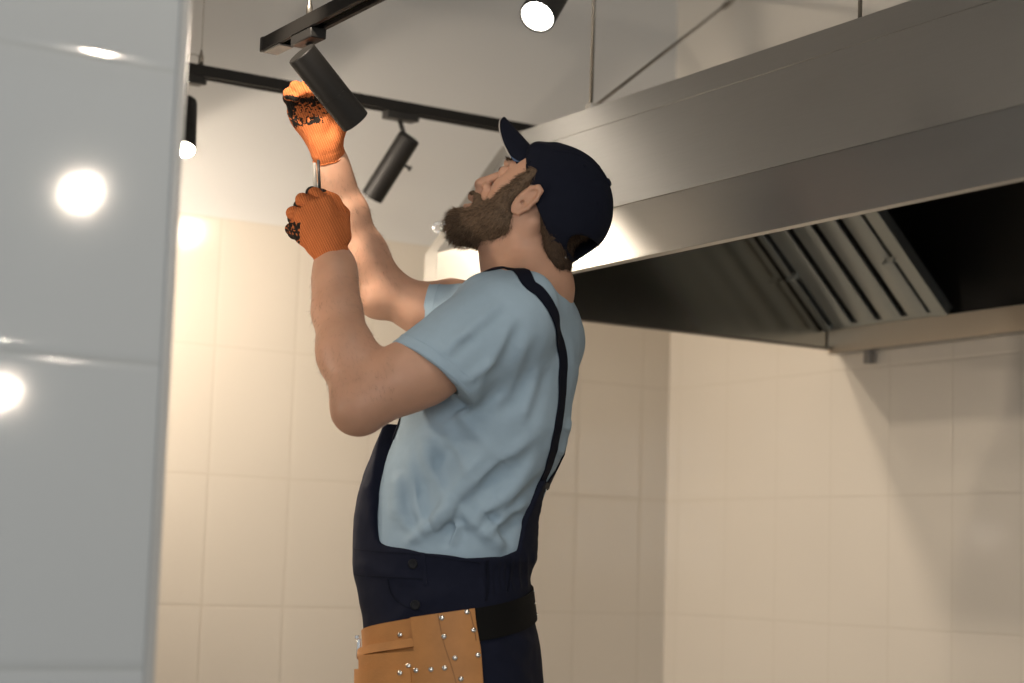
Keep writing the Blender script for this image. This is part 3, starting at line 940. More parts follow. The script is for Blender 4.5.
# --- strands of hair grown on a surface
def strands(name, pos, direc, length, width, material, parent, curl=0.25, seed=1):
    r = np.random.default_rng(seed)
    n = len(pos)
    d = direc + r.normal(0, curl, (n, 3)); d /= np.linalg.norm(d, axis=1)[:, None]
    side = np.cross(d, r.normal(0, 1, (n, 3))); side /= np.linalg.norm(side, axis=1)[:, None]
    s2 = np.cross(d, side)
    L = length * r.uniform(0.6, 1.2, n)
    bend = r.normal(0, 0.25, (n, 3))
    mid = pos + d * (L * 0.5)[:, None]
    tip = pos + (d + bend * 0.6) * L[:, None]
    V = []; F_ = []
    w = width
    tri = [side, -0.5 * side + 0.866 * s2, -0.5 * side - 0.866 * s2]
    V = np.concatenate([pos + tri[0] * w, pos + tri[1] * w, pos + tri[2] * w, mid + tri[0] * w * .7, mid + tri[1] * w * .7, mid + tri[2] * w * .7, tip])
    i = np.arange(n)
    q = []
    for a, b in ((0, 1), (1, 2), (2, 0)):
        q.append(np.stack([i + a * n, i + b * n, i + (b + 3) * n, i + (a + 3) * n], 1))
    q = np.concatenate(q)
    t = np.concatenate([np.stack([i + (a + 3) * n, i + (b + 3) * n, i + 6 * n], 1) for a, b in ((0, 1), (1, 2), (2, 0))])
    me = bpy.data.meshes.new(name)
    me.from_pydata(V.tolist(), [], q.tolist() + t.tolist())
    return link(name, me, material, parent)

def sample(me, n, keep=None, seed=3):
    v = coords(me); nn = normals(me)
    idx = np.arange(len(v)) if keep is None else np.nonzero(keep(v, nn))[0]
    pick = np.random.default_rng(seed).choice(idx, n)
    return v[pick], nn[pick]

# arm hair
def on_arm(v, nn):
    p = to_pixels(v)
    left = (v[:, 1] < -0.08) & (p[:, 1] > 275) & (p[:, 1] < 400) & (p[:, 0] < 395)
    right = (v[:, 1] > 0.03) & (p[:, 1] > 168) & (p[:, 1] < 290) & (p[:, 0] < 400)
    return left | right
pos, nn = sample(me, 2600, on_arm)
down = np.array([0.25, 0, -1.0])
fl = nn * 0.45 + down
fl /= np.linalg.norm(fl, axis=1)[:, None]
tag(strands('arm_hair', pos, fl, 0.011, 0.00016, M_armhair, body, 0.3), kind='stuff')
# --- short hair below the cap
def bounds(pts, m_):
    pts = np.array(pts); return pts.min(0) - m_, pts.max(0) + m_
lo, hi = bounds([S(x, y, l) for x in (500, 615) for y in (150, 285) for l in (-0.09, 0.09)], 0.02)
G = SDF(lo, hi, 0.003)
G.ell(skull_c, [(sk_u, 0.101), (sk_v, 0.088), (LFT, 0.0750)], 0)
G.cap(S(551, 222, 0.048), S(556, 262, 0.034), 0.022, 0.019, 0.02)
G.cap(S(551, 222, -0.048), S(556, 262, -0.034), 0.022, 0.019, 0.02)
G.cap(S(556, 245, 0.0), S(557, 264, 0.0), 0.030, 0.028, 0.02)
hl_a, hl_b = S(547, 190), S(553, 272)                   # hair line behind the ear
hd = hl_b - hl_a; hn = np.cross(LFT, hd); hn /= np.linalg.norm(hn)
if hn @ (S(480, 220) - hl_a) < 0: hn = -hn
G.half(hl_a, hn, 0.004)
me = G.mesh('hair', 1)
v = coords(me); set_coords(me, v + normals(me) * (vnoise(v, 130) * 0.0012)[:, None])
hair = link('hair', me, M_hair, man)
pos, nn = sample(me, 5200, lambda v, n: to_pixels(v)[:, 1] > 195)
fl = nn * 0.5 + (S(556, 280) - S(548, 215)) / 0.12
fl /= np.linalg.norm(fl, axis=1)[:, None]
tag(strands('hair_strands', pos, fl, 0.009, 0.00035, M_hair, hair, 0.25), kind='stuff')

# --- beard, sideburns and moustache
lo, hi = bounds([S(x, y, l) for x in (440, 545) for y in (170, 255) for l in (-0.09, 0.09)], 0.02)
G = SDF(lo, hi, 0.0024)
for s_ in (0, 1):
    w_ = mir if s_ else (lambda p: np.asarray(p))
    G.chain([w_(S(533, 173, 0.070)), w_(S(523, 184, 0.072)), w_(S(508, 198, 0.068)), w_(S(500, 213, 0.058))], [0.0100, 0.0125, 0.0170, 0.025], 0.012)
    G.chain([w_(S(505, 220, 0.058)), w_(S(494, 222, 0.044)), w_(S(478, 224, 0.026)), w_(S(463, 226, 0.008))], [0.026, 0.028, 0.028, 0.028], 0.02)
    G.cap(w_(S(489, 208, 0.040)), w_(S(480, 214, 0.026)), 0.016, 0.016, 0.012)
    G.chain([w_(S(472.5, 194.0, 0.004)), w_(S(478, 197, 0.018)), w_(S(480, 206, 0.029))], [0.0060, 0.0066, 0.0085], 0.006)
    G.cap(w_(S(479, 207, 0.029)), w_(S(474, 217, 0.022)), 0.010, 0.014, 0.01)
    G.cap(w_(S(480, 236, 0.016)), w_(S(504, 234, 0.034)), 0.015, 0.015, 0.02)
G.ball(S(458.5, 221), 0.0215, 0.015)
G.ball(S(462, 233), 0.021, 0.015)

me = G.mesh('beard', 1)
v = coords(me); set_coords(me, v + normals(me) * (vnoise(v, 95) * 0.0022 + vnoise(v, 240, 5) * 0.0012)[:, None])
beard = link('beard', me, M_beard, man)
pos, nn = sample(me, 9000, lambda v, n: (to_pixels(v)[:, 1] > 207) | (to_pixels(v)[:, 0] > 488))
fl = nn * 0.75 + (S(452, 243) - S(475, 205)) / 0.08 * 0.75
fl /= np.linalg.norm(fl, axis=1)[:, None]
tag(strands('beard_strands', pos, fl, 0.012, 0.00038, M_beard, beard, 0.28), kind='stuff')
pos, nn = sample(me, 1500, lambda v, n: (to_pixels(v)[:, 1] <= 209) & (to_pixels(v)[:, 0] <= 490))
fl = nn * 0.4 - EZ * 0.7 + FWD * 0.25
fl /= np.linalg.norm(fl, axis=1)[:, None]
tag(strands('moustache_strands', pos, fl, 0.006, 0.0003, M_beard, beard, 0.22), kind='stuff')
# eyebrows
pts = []
for s_ in (0, 1):
    for a in np.linspace(0, 1, 150):
        p = S(507.5, 159.0, 0.010) * (1 - a) + S(516, 161, 0.040) * a + RNG.normal(0, 0.0013, 3)
        pts.append(mir(p) if s_ else p)
strands('eyebrows', np.array(pts), np.tile((LFT * 0.4 + FWD * 0.5 + EZ * 0.6), (300, 1)), 0.007, 0.0004, M_hair, man, 0.3)
# eye lashes of the near eye
pts = np.array([S(501.5, 168.5, 0.022) * (1 - a) + S(504, 168.5, 0.042) * a for a in np.linspace(0, 1, 40)])
strands('eye_lashes', pts, np.tile(FWD + EZ * 0.2, (40, 1)), 0.007, 0.0003, M_hair, man, 0.15)

# --- cap
cb_a, cb_b = S(528.5, 156), S(566, 262)                 # lower rim seen from his left
bd = cb_b - cb_a; bd /= np.linalg.norm(bd)              # along the rim towards the nape
bn = np.cross(bd, LFT); bn /= np.linalg.norm(bn)
if bn @ (S(612, 184) - cb_a) < 0: bn = -bn              # out of the crown
cc = S(560, 203)
lo, hi = bounds([S(x, y, l) for x in (520, 625) for y in (130, 275) for l in (-0.1, 0.1)], 0.02)
G = SDF(lo, hi, 0.0026)
CA, CN, CL_ = 0.1115, 0.0965, 0.0845
G.ell(cc, [(bd, CA), (bn, CN), (LFT, CL_)], 0)
G.cap(S(540, 154), S(552, 152), 0.0165, 0.013, 0.02)
G.cap(S(537.5, 152.5, -0.032), S(537.5, 152.5, 0.030), 0.0150, 0.0150, 0.02)      # fuller front panel
G.ell(cc - bn * 0.004, [(bd, CA - 0.0045), (bn, CN - 0.0045), (LFT, CL_ - 0.0045)], 0, 'sub')
G.half(cb_a, -bn, 0.002)
G.cap(S(586, 252) - LFT * 0.012, S(578.5, 247, 0.060), 0.0245, 0.0245, 0.004, 'sub')
G.cap(S(588, 258) - LFT * 0.012 + bd * 0.012, S(577, 256, 0.060) + bd * 0.01, 0.0215, 0.0215, 0.004, 'sub')
me = G.mesh('cap_crown', 1)
v = coords(me); n_ = normals(me)
set_coords(me, v + n_ * (vnoise(v, 26, 3) * 0.0016)[:, None])
cap = empty('cap', (0, 0, 0)); cap.parent = man
link('cap_crown', me, M_cap, cap)
crown_bvh = BVHTree.FromPolygons([Vector(p) for p in coords(me)], [tuple(p.vertices) for p in me.polygons])
btn = cc + bn * CN
MB().lathe(btn - bn * 0.002, btn + bn * 0.006, [(0, 0.009), (0.004, 0.0085), (0.0065, 0.006), (0.0075, 0.001)], 20).build('cap_button', M_cap, cap, smooth=True)

def band(pts, width, thick, name, material, parent, bvh=None, lift=0.0, closed=False, steps=6, nrm=None):
    """ribbon along 3-D points lying on a surface; the normals come from the nearest surface point"""
    P_ = [np.asarray(p, float) for p in pts]
    out = []
    n = len(P_)
    for i in range(n - (0 if closed else 1)):          # Catmull-Rom
        p0, p1, p2, p3 = (P_[(i - 1) % n] if (closed or i > 0) else P_[0]), P_[i], P_[(i + 1) % n], (P_[(i + 2) % n] if (closed or i + 2 < n) else P_[-1])
        for s_ in range(steps):
            t = s_ / steps
            out.append(0.5 * ((2 * p1) + (-p0 + p2) * t + (2 * p0 - 5 * p1 + 4 * p2 - p3) * t * t + (-p0 + 3 * p1 - 3 * p2 + p3) * t ** 3))
    if not closed: out.append(P_[-1])
    N_ = []
    for i, p in enumerate(out):
        if bvh is not None:
            c, nn_, _, _ = bvh.find_nearest(Vector(p))
            out[i] = np.array(c); N_.append(np.array(nn_))
        else:
            N_.append(np.asarray(nrm(p) if callable(nrm) else nrm, float))
    N_ = [sum(N_[(j % len(N_)) if closed else min(max(j, 0), len(N_) - 1)] for j in range(i - 2, i + 3)) for i in range(len(N_))]
    N_ = [q / np.linalg.norm(q) for q in N_]
    bm = bmesh.new(); rings = []
    m_ = len(out)
    for i in range(m_):
        a = out[(i - 1) % m_] if (closed or i) else out[0]
        b = out[(i + 1) % m_] if (closed or i + 1 < m_) else out[-1]
        t = b - a; t /= max(np.linalg.norm(t), 1e-9)
        side = np.cross(t, N_[i]); side /= np.linalg.norm(side)
        ring = []
        for k in (-1, -0.5, 0, 0.5, 1):
            q = out[i] + side * width / 2 * k
            nq = N_[i]
            if bvh is not None:
                c, n2, _, _ = bvh.find_nearest(Vector(q + nq * 0.004))
                if (np.array(c) - q) @ (np.array(c) - q) < (width * 0.6) ** 2: q = np.array(c)
            ring.append((q, nq))
        rings.append([bm.verts.new(q + nq * lift) for q, nq in ring] + [bm.verts.new(q + nq * (lift + thick)) for q, nq in reversed(ring)])
    k = len(rings[0])
    for i in range(m_ - (0 if closed else 1)):
        a, b = rings[i], rings[(i + 1) % m_]
        for j in range(k):
            bm.faces.new((a[j], a[(j + 1) % k], b[(j + 1) % k], b[j]))
    if not closed:
        bm.faces.new(list(reversed(rings[0]))); bm.faces.new(rings[-1])
    bmesh.ops.recalc_face_normals(bm, faces=bm.faces)
    me = bpy.data.meshes.new(name); bm.to_mesh(me); bm.free()
    o = link(name, me, material, parent)
    me.set_sharp_from_angle(angle=math.radians(50))
    return o

# stitched panel seams and eyelets on the crown
for ang in (35, 90, 145, -35, -90, -145):
    a = math.radians(ang)
    pts = []
    for t in np.linspace(0.08, 1.28, 9):
        dirn = bn * math.cos(t) + (-bd * math.cos(a) + LFT * math.sin(a)) * math.sin(t)
        pts.append(cc + dirn * 0.1)
    band(pts, 0.003, 0.0006, 'cap_seam', M_cap, cap, crown_bvh, 0.0, steps=3)
for x, y in ((599, 166), (585, 165.5), (598.5, 203)):
    r_ = lray(x, y); h_ = crown_bvh.ray_cast(Vector(CAML), Vector(r_))
    if h_[0] is not None and h_[1].length:
        p, n_ = np.array(h_[0]), np.array(h_[1])
        MB().lathe(p - n_ * 0.001, p + n_ * 0.001, [(0, 0.0034), (0.0017, 0.0034), (0.0022, 0.002), (0.0010, 0.0012)], 16).build('cap_eyelet', M_strap, cap, smooth=True)
# closing strap below the arch
rim_c = cc - bn * (bn @ (cc - cb_a))
ra = CA * math.sqrt(max(0, 1 - ((bn @ (cc - cb_a)) / CN) ** 2)); rl = CL_ * math.sqrt(max(0, 1 - ((bn @ (cc - cb_a)) / CN) ** 2))
def rim(deg, up=0.0, extra=0.0):
    a = math.radians(deg)                              # 0 = nape, 90 = his left, 180 = forehead
    return rim_c + bd * (ra + extra) * math.cos(a) + LFT * (rl + extra) * math.sin(a) + bn * up
band([rim(a, 0.009, 0.002) for a in np.linspace(-42, 46, 9)], 0.017, 0.0022, 'closing_strap', M_cap, cap, None, nrm=lambda p: (p - rim_c) / np.linalg.norm(p - rim_c))
bk = rim(20, 0.004, 0.006)
MB().obox(bk, bd * 0.003 + LFT * 0.008, bn * 0.007, bd * 0.002 - LFT * 0.0008).build('strap_buckle', M_rivet, cap, bevel=0.001)
# peak
tip = S(496.5, 117.5)
base0 = rim(180, 0.004)
pd = tip - base0; pl = np.linalg.norm(pd); pd /= pl
pn = np.cross(pd, LFT); pn /= np.linalg.norm(pn)
if pn @ (S(470, 200) - base0) < 0: pn = -pn             # towards the face
def peak(s, t):
    a = 180 - 40 * s
    b_ = rim(a, 0.003 + 0.013 * (1 - s * s), -0.003 - 0.005 * (1 - s * s))
    ln = pl * math.sqrt(max(0.0, 1 - abs(s) ** 2.6))
    return b_ + pd * ln * t + pn * (0.016 * s * s * t)
def sheet(fn, ns, nt, name, material, parent, o0, o1, nrm, smooth=True):
    bm = bmesh.new(); L_ = [[], []]
    for i in range(ns + 1):
        for k, o_ in ((0, o0), (1, o1)):
            L_[k].append([bm.verts.new(fn(-1 + 2 * i / ns, j / nt) + nrm * o_) for j in range(nt + 1)])
    for i in range(ns):
        for j in range(nt):
            a = L_[0]; b = L_[1]
            bm.faces.new((a[i][j], a[i + 1][j], a[i + 1][j + 1], a[i][j + 1]))
            bm.faces.new((b[i][j + 1], b[i + 1][j + 1], b[i + 1][j], b[i][j]))
    for i in range(ns):
        for j in (0, nt):
            a, b = L_[0], L_[1]
            f = (a[i][j], b[i][j], b[i + 1][j], a[i + 1][j])
            bm.faces.new(f if j == 0 else tuple(reversed(f)))
    bmesh.ops.recalc_face_normals(bm, faces=bm.faces)
    me = bpy.data.meshes.new(name); bm.to_mesh(me); bm.free()
    return link(name, me, material, parent)
sheet(peak, 36, 10, 'cap_peak', M_cap, cap, 0.0, -0.0042, pn)
sheet(lambda s, t: peak(s * 0.985, t * 0.985), 36, 10, 'peak_underside', M_capunder, cap, 0.0002, 0.0010, pn)
band([peak(s, 1.0) + pn * 0.0004 for s in np.linspace(-0.97, 0.97, 25)], 0.0016, 0.0022, 'peak_edge_trim', M_captrim, cap, None, nrm=pn, steps=3)

# --- t-shirt
lo = np.min([P(425, 300, 0.2), P(600, 300, 0.26), S(480, 650), P(425, 300, -0.33), S(350, 500, 0.2), S(580, 340, -0.2)], 0) - 0.02
hi = np.max([P(425, 300, 0.2), P(600, 300, 0.26), S(540, 264), P(425, 300, -0.33), S(580, 340, 0.2), S(580, 340, -0.2)], 0) + 0.02
G = SDF(lo, hi, 0.0033)
G.put(torso_sdf(TS), [lo[0], lo[1], TS[0][0]], [hi[0], hi[1], TS[0][-1]], 0)
pair(lambda a, b: G.cap(a, b, 0.047, 0.064, 0.05), S(533, 298, 0.03), S(510, 322, 0.125))
cuL, axL = P(429, 372, -0.207), None
a0 = S(500, 324, 0.140)
axL = cuL - a0; axL /= np.linalg.norm(axL)
G.cap(a0, cuL + axL * 0.02, 0.088, 0.0765, 0.035)
G.cap(S(489, 304, 0.122), S(527, 299, 0.112), 0.048, 0.047, 0.03)
G.cap(P(470, 352, -0.19), P(455, 378, -0.20), 0.055, 0.052, 0.03)
cuR = P(427, 309, 0.155); aR = S(536, 324, -0.15)
axR = cuR - aR; axR /= np.linalg.norm(axR)
G.cap(aR, cuR + axR * 0.02, 0.074, 0.049, 0.035)
# cut the sleeves off at the cuffs
def cut(c, ax_, tilt, rad, lat_min=-9.0):
    n_ = ax_ + tilt; n_ /= np.linalg.norm(n_)
    def f(X, Y, Z):
        t = (X - c[0]) * n_[0] + (Y - c[1]) * n_[1] + (Z - c[2]) * n_[2]
        r2 = (X - c[0]) ** 2 + (Y - c[1]) ** 2 + (Z - c[2]) ** 2 - t * t
        return np.maximum(np.maximum(-t, t - 0.12), np.maximum(np.sqrt(np.maximum(r2, 0)) - rad, lat_min - (X * LFT[0] + Y * LFT[1])))
    G.put(f, c - 0.14, c + 0.14, 0.002, 'sub')
nL = P(431 - 20, 374 + 22, -0.215) - cuL; nL /= np.linalg.norm(nL)
cut(cuL, nL, np.zeros(3), 0.094, 0.160)
cut(cuR, axR, np.zeros(3), 0.06)
for c, ax_, r_ in ((cuL, (axL + nL) / np.linalg.norm(axL + nL), 0.0640), (cuR, axR, 0.0455)):
    G.cap(c - ax_ * 0.03, c + ax_ * 0.03, r_ - 0.002, r_, 0.002, 'sub')
me = G.mesh('t_shirt', 1)
v = coords(me); n_ = normals(me)
amp = 0.0042
stretch = v * np.array([1.0, 1.0, 0.45])
set_coords(me, v + n_ * (vnoise(stretch, 13, 2) * amp + vnoise(stretch, 30, 9) * 0.0013)[:, None])
FOLDS = [
    # drag lines fanning from the raised armpit and the strap down to the waist
    ([(452, 404), (470, 425), (497, 452), (522, 480)], 0.0050, 6), ([(440, 418), (455, 445), (478, 478), (500, 515)], 0.0055, 7),
    ([(424, 436), (432, 462), (447, 500), (466, 545)], 0.0060, 7), ([(410, 445), (412, 475), (420, 510), (430, 548)], 0.0050, 6),
    ([(540, 430), (515, 452), (485, 474), (455, 500), (432, 530)], 0.0065, 7), ([(546, 462), (522, 482), (492, 506), (462, 530)], 0.0060, 6),
    ([(530, 500), (505, 516), (478, 540)], 0.0050, 5), ([(398, 500), (408, 525), (428, 545)], 0.0045, 5),
    ([(459, 520), (452, 535), (448, 550)], 0.0055, 4), ([(480, 503), (494, 527), (505, 548)], 0.0050, 5),
    ([(463, 512), (440, 520), (420, 535)], 0.0045, 5), ([(404, 470), (398, 495), (392, 520)], 0.004, 5),
    ([(505, 300), (484, 318), (462, 336), (444, 346)], 0.0040, 6), ([(515, 312), (500, 345), (482, 378), (470, 398)], 0.0045, 6),
    ([(528, 330), (520, 360), (505, 395), (488, 412)], 0.0050, 7), ([(540, 360), (530, 395), (520, 425)], 0.0045, 6),
    ([(470, 330), (455, 345), (440, 356)], 0.0030, 5), ([(495, 360), (478, 372), (462, 384)], 0.0040, 5),
    ([(571, 440), (565, 448), (560, 456)], 0.004, 4), ([(573, 420), (566, 432)], 0.004, 4),
]
folds(me, [(p, h * 1.25, w * 1.15) for p, h, w in FOLDS])
folds(me, [([(x + 9, y + 5) for x, y in p], -h * 0.7, w * 1.1) for p, h, w in FOLDS])
BIG = [([(492, 446), (470, 468), (452, 494), (440, 520), (428, 552)], 0.0085, 8), ([(452, 500), (466, 516), (484, 532), (506, 552)], 0.0085, 7), ([(538, 448), (520, 478), (502, 506), (494, 524)], 0.0085, 8),
       ([(404, 548), (418, 534), (436, 520), (452, 504)], 0.0070, 6), ([(394, 470), (400, 500), (398, 530)], 0.006, 8), ([(430, 430), (424, 460), (432, 490)], 0.006, 9)]
DIP = [([(462, 440), (440, 462), (424, 486), (414, 512)], -0.0080, 9), ([(452, 520), (450, 535), (447, 550)], -0.0085, 6), ([(512, 455), (492, 482), (478, 500)], -0.0080, 8), ([(520, 512), (512, 530), (500, 540)], -0.006, 7), ([(478, 514), (490, 516), (500, 522)], -0.005, 5)]
folds(me, BIG + DIP)
shirt = link('t_shirt', me, M_shirt, man)
def bvh_of(me):
    return BVHTree.FromPolygons([Vector(p) for p in coords(me)], [tuple(p.vertices) for p in me.polygons])
shirt_bvh = bvh_of(me)
def hit(bvh, x, y):
    h_ = bvh.ray_cast(Vector(CAML), Vector(lray(x, y)).normalized())
    if h_[0] is None:
        p = P(x, y, 0); h_ = bvh.find_nearest(Vector(p))
    return np.array(h_[0])
# neck band and cuff hems
nb = S(513, 279)
ring = []
for a in np.linspace(0, 2 * math.pi, 24, endpoint=False):
    p = nb + FWD * 0.074 * math.cos(a) + LFT * 0.070 * math.sin(a) + EZ * (-0.008 * math.cos(a))
    ring.append(p)
MB().tube(ring + [ring[0]], 0.0065, 10).build('neck_band', M_shirt, shirt, smooth=True)
for c, ax_, r_ in ((cuL, nL, 0.0755), (cuR, axR, 0.0475)):
    u = np.cross(ax_, EZ); u /= np.linalg.norm(u); w2 = np.cross(ax_, u)
    for off in (-0.004, -0.021):
        loop = []
        for a in np.linspace(0, 2 * math.pi, 48, endpoint=False):
            dr_ = u * math.cos(a) + w2 * math.sin(a); o_ = c + ax_ * off
            h_ = shirt_bvh.ray_cast(Vector(o_ + dr_ * (r_ + 0.018)), Vector(-dr_), 0.03)
            loop.append(np.array(h_[0]) if h_[0] is not None else o_ + dr_ * (r_ - 0.002))
        band(loop, 0.0022, 0.0007, 'sleeve_hem', M_shirt, shirt, None, 0.0, closed=True, steps=2, nrm=lambda p: (p - c) - ax_ * ((p - c) @ ax_) + 1e-6)

# --- dungarees
lo = np.min([S(345, 560, 0.2), S(345, 560, -0.2), S(560, 560, -0.2), S(560, 560, 0.2)], 0) - 0.05; hi = np.max([S(345, 560, 0.2), S(345, 560, -0.2), S(560, 560, -0.2), S(560, 560, 0.2)], 0) + 0.05
lo[2] = 0.02; hi[2] = S(400, 415)[2] + 0.01
G = SDF(lo, hi, 0.0045)
G.put(torso_sdf(TO), [lo[0], lo[1], TO[0][0]], [hi[0], hi[1], TO[0][-1]], 0)
hip = S(458, 745)
for s_ in (1, -1):
    hpj = hip + LFT * 0.092 * s_
    kn = np.array([hpj[0], hpj[1], 0.50]) + FWD * 0.015 + LFT * 0.02 * s_
    an = np.array([hpj[0], hpj[1], 0.05]) - FWD * 0.02 + LFT * 0.03 * s_
    G.chain([hpj, kn, an], [0.096, 0.075, 0.068], 0.03)
CUTS = [(0, 425), (30, 427), (34, 446), (48, 479), (58, 524), (63, 545), (70, 549), (95, 553), (125, 558), (150, 556), (163, 549), (164, 538), (170, 505), (175, 480), (180, 478)]
cz = [S(452, y)[2] for _, y in CUTS]; ca = [a for a, _ in CUTS]
def top_cut(X, Y, Z):
    c = np.interp(Z, TO[0], TO[1])
    phi = np.degrees(np.abs(np.arctan2(X * LFT[0] + Y * LFT[1], X * FWD[0] + Y * FWD[1] - c)))
    return (Z - np.interp(phi, ca, cz)) * 0.55
G.put(top_cut, [lo[0], lo[1], S(450, 600)[2]], hi, 0.0, 'and')
me = G.mesh('dungarees', 1)
v = coords(me); n_ = normals(me)
set_coords(me, v + n_ * (vnoise(v * np.array([1, 1, .6]), 16, 4) * 0.0026 + vnoise(v, 40, 1) * 0.0010)[:, None])
gather = [([(484 + 7 * k + 1.5 * math.sin(k * 2.1), 558 - k * 1.4), (482 + 7 * k + 2 * math.sin(k * 1.3), 580 - k), (485 + 7 * k, 600 - k * 1.5)], 0.0034, 2.2) for k in range(8)]
folds(me, gather + [([(357, 560), (380, 572), (420, 583)], 0.003, 6), ([(372, 640), (420, 600), (470, 590)], 0.003, 7), ([(490, 640), (510, 660), (530, 683)], 0.004, 6), ([(500, 625), (520, 640), (540, 648)], 0.004, 5), ([(360, 480), (375, 500), (370, 530)], 0.003, 5)])
over = link('dungarees', me, M_navy, man)
over_bvh = bvh_of(me)
def on_over(pts, width, thick, name, material, parent=None, steps=4):
    return band([hit(over_bvh, x, y) for x, y in pts], width, thick, name, material, parent or over, over_bvh, 0.0, steps=steps)
on_over([(354, 549), (379, 552), (423, 555), (455, 560), (480, 563)], 0.0022, 0.0010, 'waist_seam', M_strap)
on_over([(354, 574), (380, 577), (423, 579)], 0.0022, 0.0010, 'waist_seam', M_strap)
on_over([(423, 553), (424.5, 568), (425, 585)], 0.007, 0.0014, 'side_placket', M_navy)
on_over([(388, 579), (390, 590), (396, 600), (407, 607), (422, 611)], 0.0022, 0.0012, 'pocket_seam', M_strap)
on_over([(487, 560), (488, 580), (486, 601)], 0.004, 0.0014, 'side_seam', M_strap)
on_over([(509, 556), (510, 575), (508, 592)], 0.003, 0.0014, 'elastic_gather', M_strap)
for x, y in ((413, 564), (415.5, 605)):
    r_ = Vector(lray(x, y)).normalized(); h_ = over_bvh.ray_cast(Vector(CAML), r_)
    p, n_ = np.array(h_[0]), np.array(h_[1])
    MB().lathe(p - n_ * 0.001, p + n_ * 0.004, [(0, 0.0088), (0.0028, 0.0088), (0.0042, 0.0075), (0.0036, 0.0060), (0.0034, 0.0001)], 24).build('button', M_button, over, smooth=True)
# shoulder strap over the back, its clip, and the front piece down to the bib
back = [(527, 281), (539, 292), (550, 307), (557, 326), (561, 350), (562, 375), (561, 400), (557, 430), (551, 456), (543, 478), (537, 494)]
bp_ = [hit(shirt_bvh, x, y) for x, y in back]
def cast(o, d):
    h_ = shirt_bvh.ray_cast(Vector(o), Vector(d))
    return np.array(h_[0]) if h_[0] is not None else np.array(shirt_bvh.find_nearest(Vector(o))[0])
def over_shoulder(s_):
    return [cast(S(x, 300, s_ * l) + EZ * 0.3, -EZ) for x, l in ((512, 0.080), (497, 0.066), (484, 0.060))] + [cast(S(480, y, s_ * l) + FWD * 0.5, -FWD) for y, l in ((318, 0.055), (345, 0.055), (380, 0.065), (410, 0.080), (428, 0.085), (440, 0.085))]
band(list(reversed(over_shoulder(1))) + bp_, 0.029, 0.0022, 'shoulder_strap', M_strap, over, shirt_bvh, 0.0012, steps=5)
far_back = [np.array(shirt_bvh.find_nearest(Vector(p))[0]) for p in [S(528, 286, -0.10)] + [torso_point(TS, S(540, y)[2], ph) for y, ph in ((312, 254), (345, 248), (385, 238), (425, 222), (460, 208), (485, 194))]]
band(list(reversed(over_shoulder(-1))) + far_back, 0.0225, 0.0022, 'shoulder_strap', M_strap, over, shirt_bvh, 0.0012, steps=5)
jb = hit(shirt_bvh, 543.5, 485)
jn = np.array(shirt_bvh.find_nearest(Vector(jb))[1])
tt = EZ - jn * (EZ @ jn); tt /= np.linalg.norm(tt); sd = np.cross(tt, jn)
MB().obox(jb + jn * 0.005, sd * 0.016, tt * 0.006, jn * 0.003).build('strap_slider', M_button, over, bevel=0.0015)
# --- tool belt: black webbing, tan leather front with pockets and rivets
def ring_at(phi, y_at, off):
    """point on the dungarees' outline at angle phi, at the height seen at pixel row y_at(phi)"""
    z = S(450, y_at(phi))[2]
    return torso_point(TO, z, phi, off)
ytop = lambda p: 636 - 29 * (p - 18) / 106
belt = empty('tool_belt', (0, 0, 0)); belt.parent = man
def loft(f_lo, phi0, phi1, rows, name, material, parent, thick, nphi=60):
    """f_lo(phi, t): surface point with t 0 (top) .. 1 (bottom); thickened outwards"""
    bm = bmesh.new(); A = []; Bv = []
    ph = np.linspace(phi0, phi1, nphi)
    grid = np.array([[f_lo(p, t) for t in rows] for p in ph])
    du = np.gradient(grid, axis=0); dt = np.gradient(grid, axis=1)
    nn_ = np.cross(du, dt); nn_ /= np.linalg.norm(nn_, axis=2)[:, :, None]
    cen = grid.mean(axis=(0, 1)); mid = FWD * np.interp(1.0, TO[0], TO[1])
    if ((grid - mid) * nn_)[:, :, :2].sum() < 0: nn_ = -nn_
    for i in range(len(ph)):
        A.append([bm.verts.new(grid[i, j]) for j in range(len(rows))])
        Bv.append([bm.verts.new(grid[i, j] + nn_[i, j] * thick) for j in range(len(rows))])
    a, b = len(ph) - 1, len(rows) - 1
    for i in range(a):
        for j in range(b):
            bm.faces.new((A[i][j], A[i + 1][j], A[i + 1][j + 1], A[i][j + 1])); bm.faces.new((Bv[i][j], Bv[i][j + 1], Bv[i + 1][j + 1], Bv[i + 1][j]))
        for j in (0, b): bm.faces.new((A[i][j], Bv[i][j], Bv[i + 1][j], A[i + 1][j]))
    for j in range(b):
        for i in (0, a): bm.faces.new((A[i][j], A[i][j + 1], Bv[i][j + 1], Bv[i][j]))
    bmesh.ops.recalc_face_normals(bm, faces=bm.faces)
    me = bpy.data.meshes.new(name); bm.to_mesh(me); bm.free()
    o = link(name, me, material, parent)
    me.set_sharp_from_angle(angle=math.radians(40))
    return o
def sfn(off_top, off_bot, ya, yb, wav=0.0):
    def f(phi, t):
        y0, y1 = ya(phi), yb(phi)
        z = S(450, y0 + (y1 - y0) * t)[2]
        return torso_point(TO, max(z, TO[0][0] + 0.001), phi, off_top + (off_bot - off_top) * t + wav * math.sin(phi * 0.15) * t)
    return f
loft(sfn(0.002, 0.003, ytop, lambda p: ytop(p) + 31), 112, 330, np.linspace(0, 1, 6), 'webbing', M_webbing, belt, 0.003, 80)
apron_r = lambda p: 745
lb = loft(sfn(0.0015, 0.004, lambda p: ytop(p) + 0, apron_r, 0.001), -75, 122, np.linspace(0, 1, 16), 'leather_apron', M_leather, belt, 0.003, 70)
